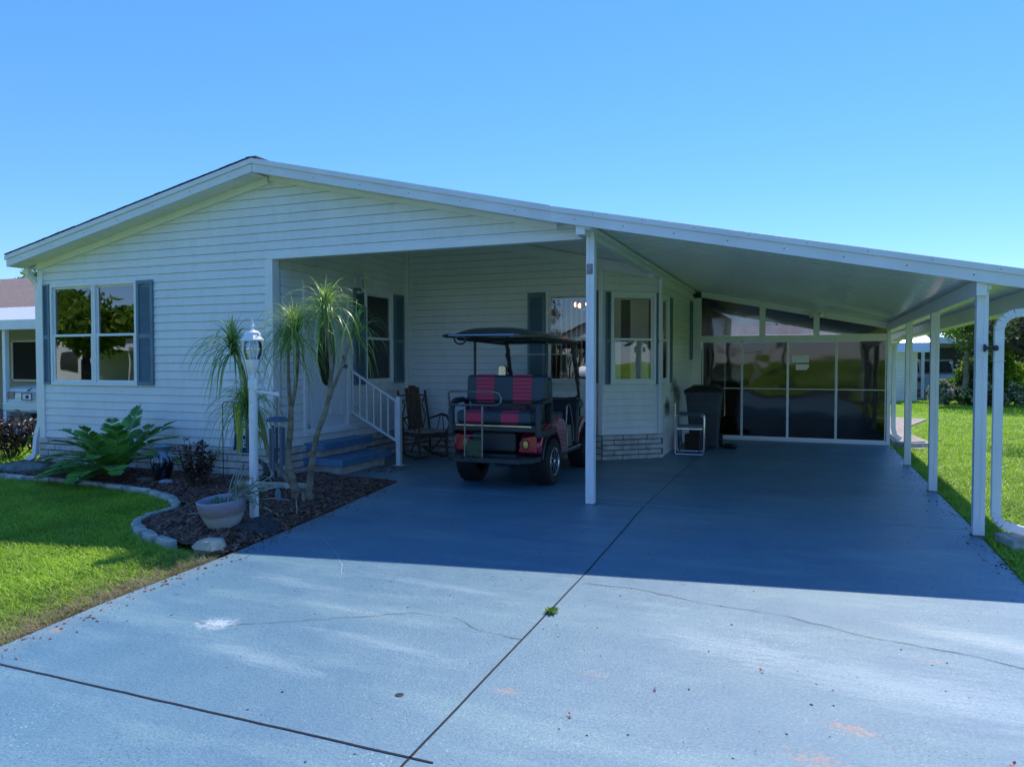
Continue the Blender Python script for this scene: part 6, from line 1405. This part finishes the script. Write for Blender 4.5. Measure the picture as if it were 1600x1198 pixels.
for i in range(68): x = -34+i*.3; mb.add([(x,11.9,2.52),(x+.05,11.9,2.52),(x+.05,16.2,3.30),(x,16.2,3.30),(x,11.9,2.56),(x+.05,11.9,2.56),(x+.05,16.2,3.34),(x,16.2,3.34)], [(4,5,6,7),(0,1,5,4),(3,0,4,7),(1,2,6,5)])
mb.build('carport_roof', M['whitepaint'], nl)
mb = MB(); mb.box(-34,-13.5,11.82,11.9,2.33,2.56); mb.build('fascia', M['fascia'], nl)
mb = MB(); mb.add([(-40,16.1,3.28),(-13.8,16.1,3.28),(-13.8,21.5,5.15),(-40,21.5,5.15)], [(0,1,2,3)]); mb.add([(-40,16.1,3.2),(-13.8,16.1,3.2),(-13.8,21.5,5.07),(-40,21.5,5.07)], [(3,2,1,0)]); mb.add([(-40,21.5,5.15),(-13.8,21.5,5.15),(-13.8,27,3.28),(-40,27,3.28)], [(0,1,2,3)])
mb.add([(-13.9,16.2,0),(-13.9,27,0),(-13.9,27,3.28),(-13.9,21.5,5.1),(-13.9,16.2,3.25)], [(0,1,2,3,4)]); mb.build('roof', mat('tan_shingle',(.30,.21,.17),.9,var=.4,vscale=5,bump=.6,bscale=30,stretch=(1,4,4)), nl)
for x in (-26,-22,-18.05,-14): mb = MB(); mb.box(x-.05,x+.05,11.95,12.05,-.05,2.45); mb.build('post', M['post'], nl)
lc = simple_car('parked_car', 'white saloon car parked rear-out under the left neighbour carport', (-17.25, 14.35, .0), 0, M['carwhite'])
mb = MB(); frame_rect(mb, -.175, .175, .645, .815, .012, -2.415, -2.40); mb.box(-.05,.06,-2.406,-2.401,.69,.76); mb.build('plate_frame', M['dark'], lc, abs_=False)
mb = MB(); mb.tube([(-.08,-2.335,.86),(-.04,-2.335,.90),(.0,-2.335,.87),(.03,-2.335,.92),(.09,-2.335,.93)], .010, 6); mb.build('emblem', M['dark'], lc, abs_=False)
mb = MB(); mb.box(-.80,.80,-2.352,-2.34,.825,.835); mb.box(-.80,-.79,-2.352,-2.34,.62,.83); mb.box(.79,.80,-2.352,-2.34,.62,.83); mb.build('boot_seam', M['dark'], lc, abs_=False)
for k, (s_, sz, x) in enumerate((('J', .12, .0),)): pass
tree('tree top showing above the brown roof at the far left edge', -31.5, 24, 6.6, 2.6, 2.5, .2, 5000, L_bush, .25, .12, 6, 31)
# right neighbour
nr = thing('neighbour_house', 'white neighbouring building with open dark carport seen between the right posts', 'house', (0, 34, -.05))
siding('wall', (0,34,0), UX, NF, -.05, 2.30, lambda z: (-9, 4.15), [], nl if False else nr, M['siding'], .15, .018, 0)
mb = MB(); mb.box(-9,4.15,34.05,46,-.05,2.3); mb.build('shell', M['siding'], nr)
mb = MB(); mb.add([(-9.3,33.6,2.32),(4.6,33.6,2.32),(4.6,40,3.3),(-9.3,40,3.3),(-9.3,33.6,2.45),(4.6,33.6,2.45),(4.6,40,3.43),(-9.3,40,3.43)], [(3,2,1,0),(4,5,6,7),(0,1,5,4),(1,2,6,5),(2,3,7,6),(3,0,4,7)]); mb.build('roof', M['whitepaint'], nr)
mb = MB(); mb.prism([(33.55,2.2),(33.2,2.0),(33.15,1.95),(33.15,2.0),(33.4,2.35),(33.6,2.45)], 3.2, 4.75, 'x'); mb.build('awning', M['whitepaint'], nr)
mb = MB(); mb.box(4.6,13,37,46,2.38,2.62); mb.build('carport_roof', M['fascia'], nr)
mb = MB(); mb.box(4.16,13,45.9,46,-.05,2.35); mb.build('carport_back_wall', mat('teal_grey_wall',(.10,.15,.15),.8), nr)
for x in (4.75,8.6,12.8): mb = MB(); mb.box(x-.06,x+.06,37.1,37.22,-.05,2.4); mb.build('post', M['post'], nr)
simple_car('parked_suv', 'dark blue-grey off-road car parked under the right neighbour carport', (5.35, 39.6, -.03), 0, mat('blue_grey_paint',(.34,.40,.45),.25,coat=.6), suv=True)
mb = MB(); mb.add([(4.1,29,-.03),(13,29,-.03),(13,46,-.03),(4.1,46,-.03)], [(0,1,2,3)]) ; 
mb = MB(); mb.prism([(4.16,36.5),(10,36.5),(10,45.9),(4.16,45.9)], -.1, -.03, 'z'); struct('neighbour_slab', mb, bpy.data.materials['grey_concrete'])
# across the road (seen only in the window reflections)
def across(x0, label, wallm, seed):
    t = thing('opposite_house', label, 'house', (x0+6, -24, -.05)); 
    mb = MB(); mb.box(x0,x0+9,-34,-22,-.05,2.7)
    mb.add([(x0,-22,2.7),(x0+9,-22,2.7),(x0+4.5,-22,4.0)],[(0,1,2)]); mb.build('wall', wallm, t)
    mb = MB(); mb.add([(x0-.4,-21.6,2.62),(x0+4.5,-21.6,4.05),(x0+4.5,-34.3,4.05),(x0-.4,-34.3,2.62)],[(0,1,2,3)]); mb.add([(x0+4.5,-21.6,4.05),(x0+9.4,-21.6,2.62),(x0+9.4,-34.3,2.62),(x0+4.5,-34.3,4.05)],[(0,1,2,3)]); mb.build('roof', M['shingle'], t)
    mb = MB(); mb.add([(x0+9,-20.5,2.65),(x0+14,-20.5,2.25),(x0+14,-32,2.25),(x0+9,-32,2.65),(x0+9,-20.5,2.85),(x0+14,-20.5,2.45),(x0+14,-32,2.45),(x0+9,-32,2.85)],[(3,2,1,0),(4,5,6,7),(0,1,5,4),(1,2,6,5),(2,3,7,6),(3,0,4,7)]); mb.build('carport_roof', M['whitepaint'], t)
    for y in (-20.7,-26,-31.8): mb = MB(); mb.box(x0+13.8,x0+13.9,y-.05,y+.05,-.05,2.3); mb.build('post', M['post'], t)
    for x in (x0+1.2, x0+5.4): mb = MB(); mb.box(x,x+1.6,-21.98,-21.94,1.0,2.2); w_ = mb.build('window', M['blackgloss'], t)
across(-17, 'white gabled house with carport across the road, behind the camera', M['siding'], 1)
across(-56, 'pale gabled house with carport across the road, far left behind the camera', M['siding'], 2)
simple_car('parked_car', 'white car in the carport across the road behind the camera', (-6.0,-26.5,-.03), 0, M['carwhite'])
for i, (x, y, h, cr) in enumerate([(17,5,7,3.6),(24,-5,9,4.6),(33,12,10,5),(15,-12,7,3.5)]):
    tree(['leafy tree on the right side lawn out of frame, %s of four' % w2 for w2 in words[:4]][i].replace('leftmost','nearest'), x, y, h, cr, h*.28, .25, 4200, L_lime if i % 2 else L_bush, .40, .22, 6, 90+i, name='side_tree', clumps=24)
for i, (x, y, h, cr) in enumerate([(-62,-16,10,5),(-46,-38,12,6),(-33,-20,9,4.5),(-25,-36,12,6),(-21,-15,7.5,3.4),(-2,-40,12,6),(3.2,-17.5,8,3.6),(8,-38,12,6),(19,-24,10,5),(-72,-30,12,6),(-36,-12.5,6,3)]):
    tree(['leafy tree across the road, %s in the row behind the camera' % w2 for w2 in words[:11]][i], x, y, h, cr, h*.3, .25, 4200, L_lime if i % 3 == 1 else (L_bush if i % 3 else L_oak), .42, .24, 6, 60+i, name='roadside_tree', clumps=22)
pine('dark conifer across the road, behind the camera', -13.2, -12.6, 9, 2.2, 6000, 77)
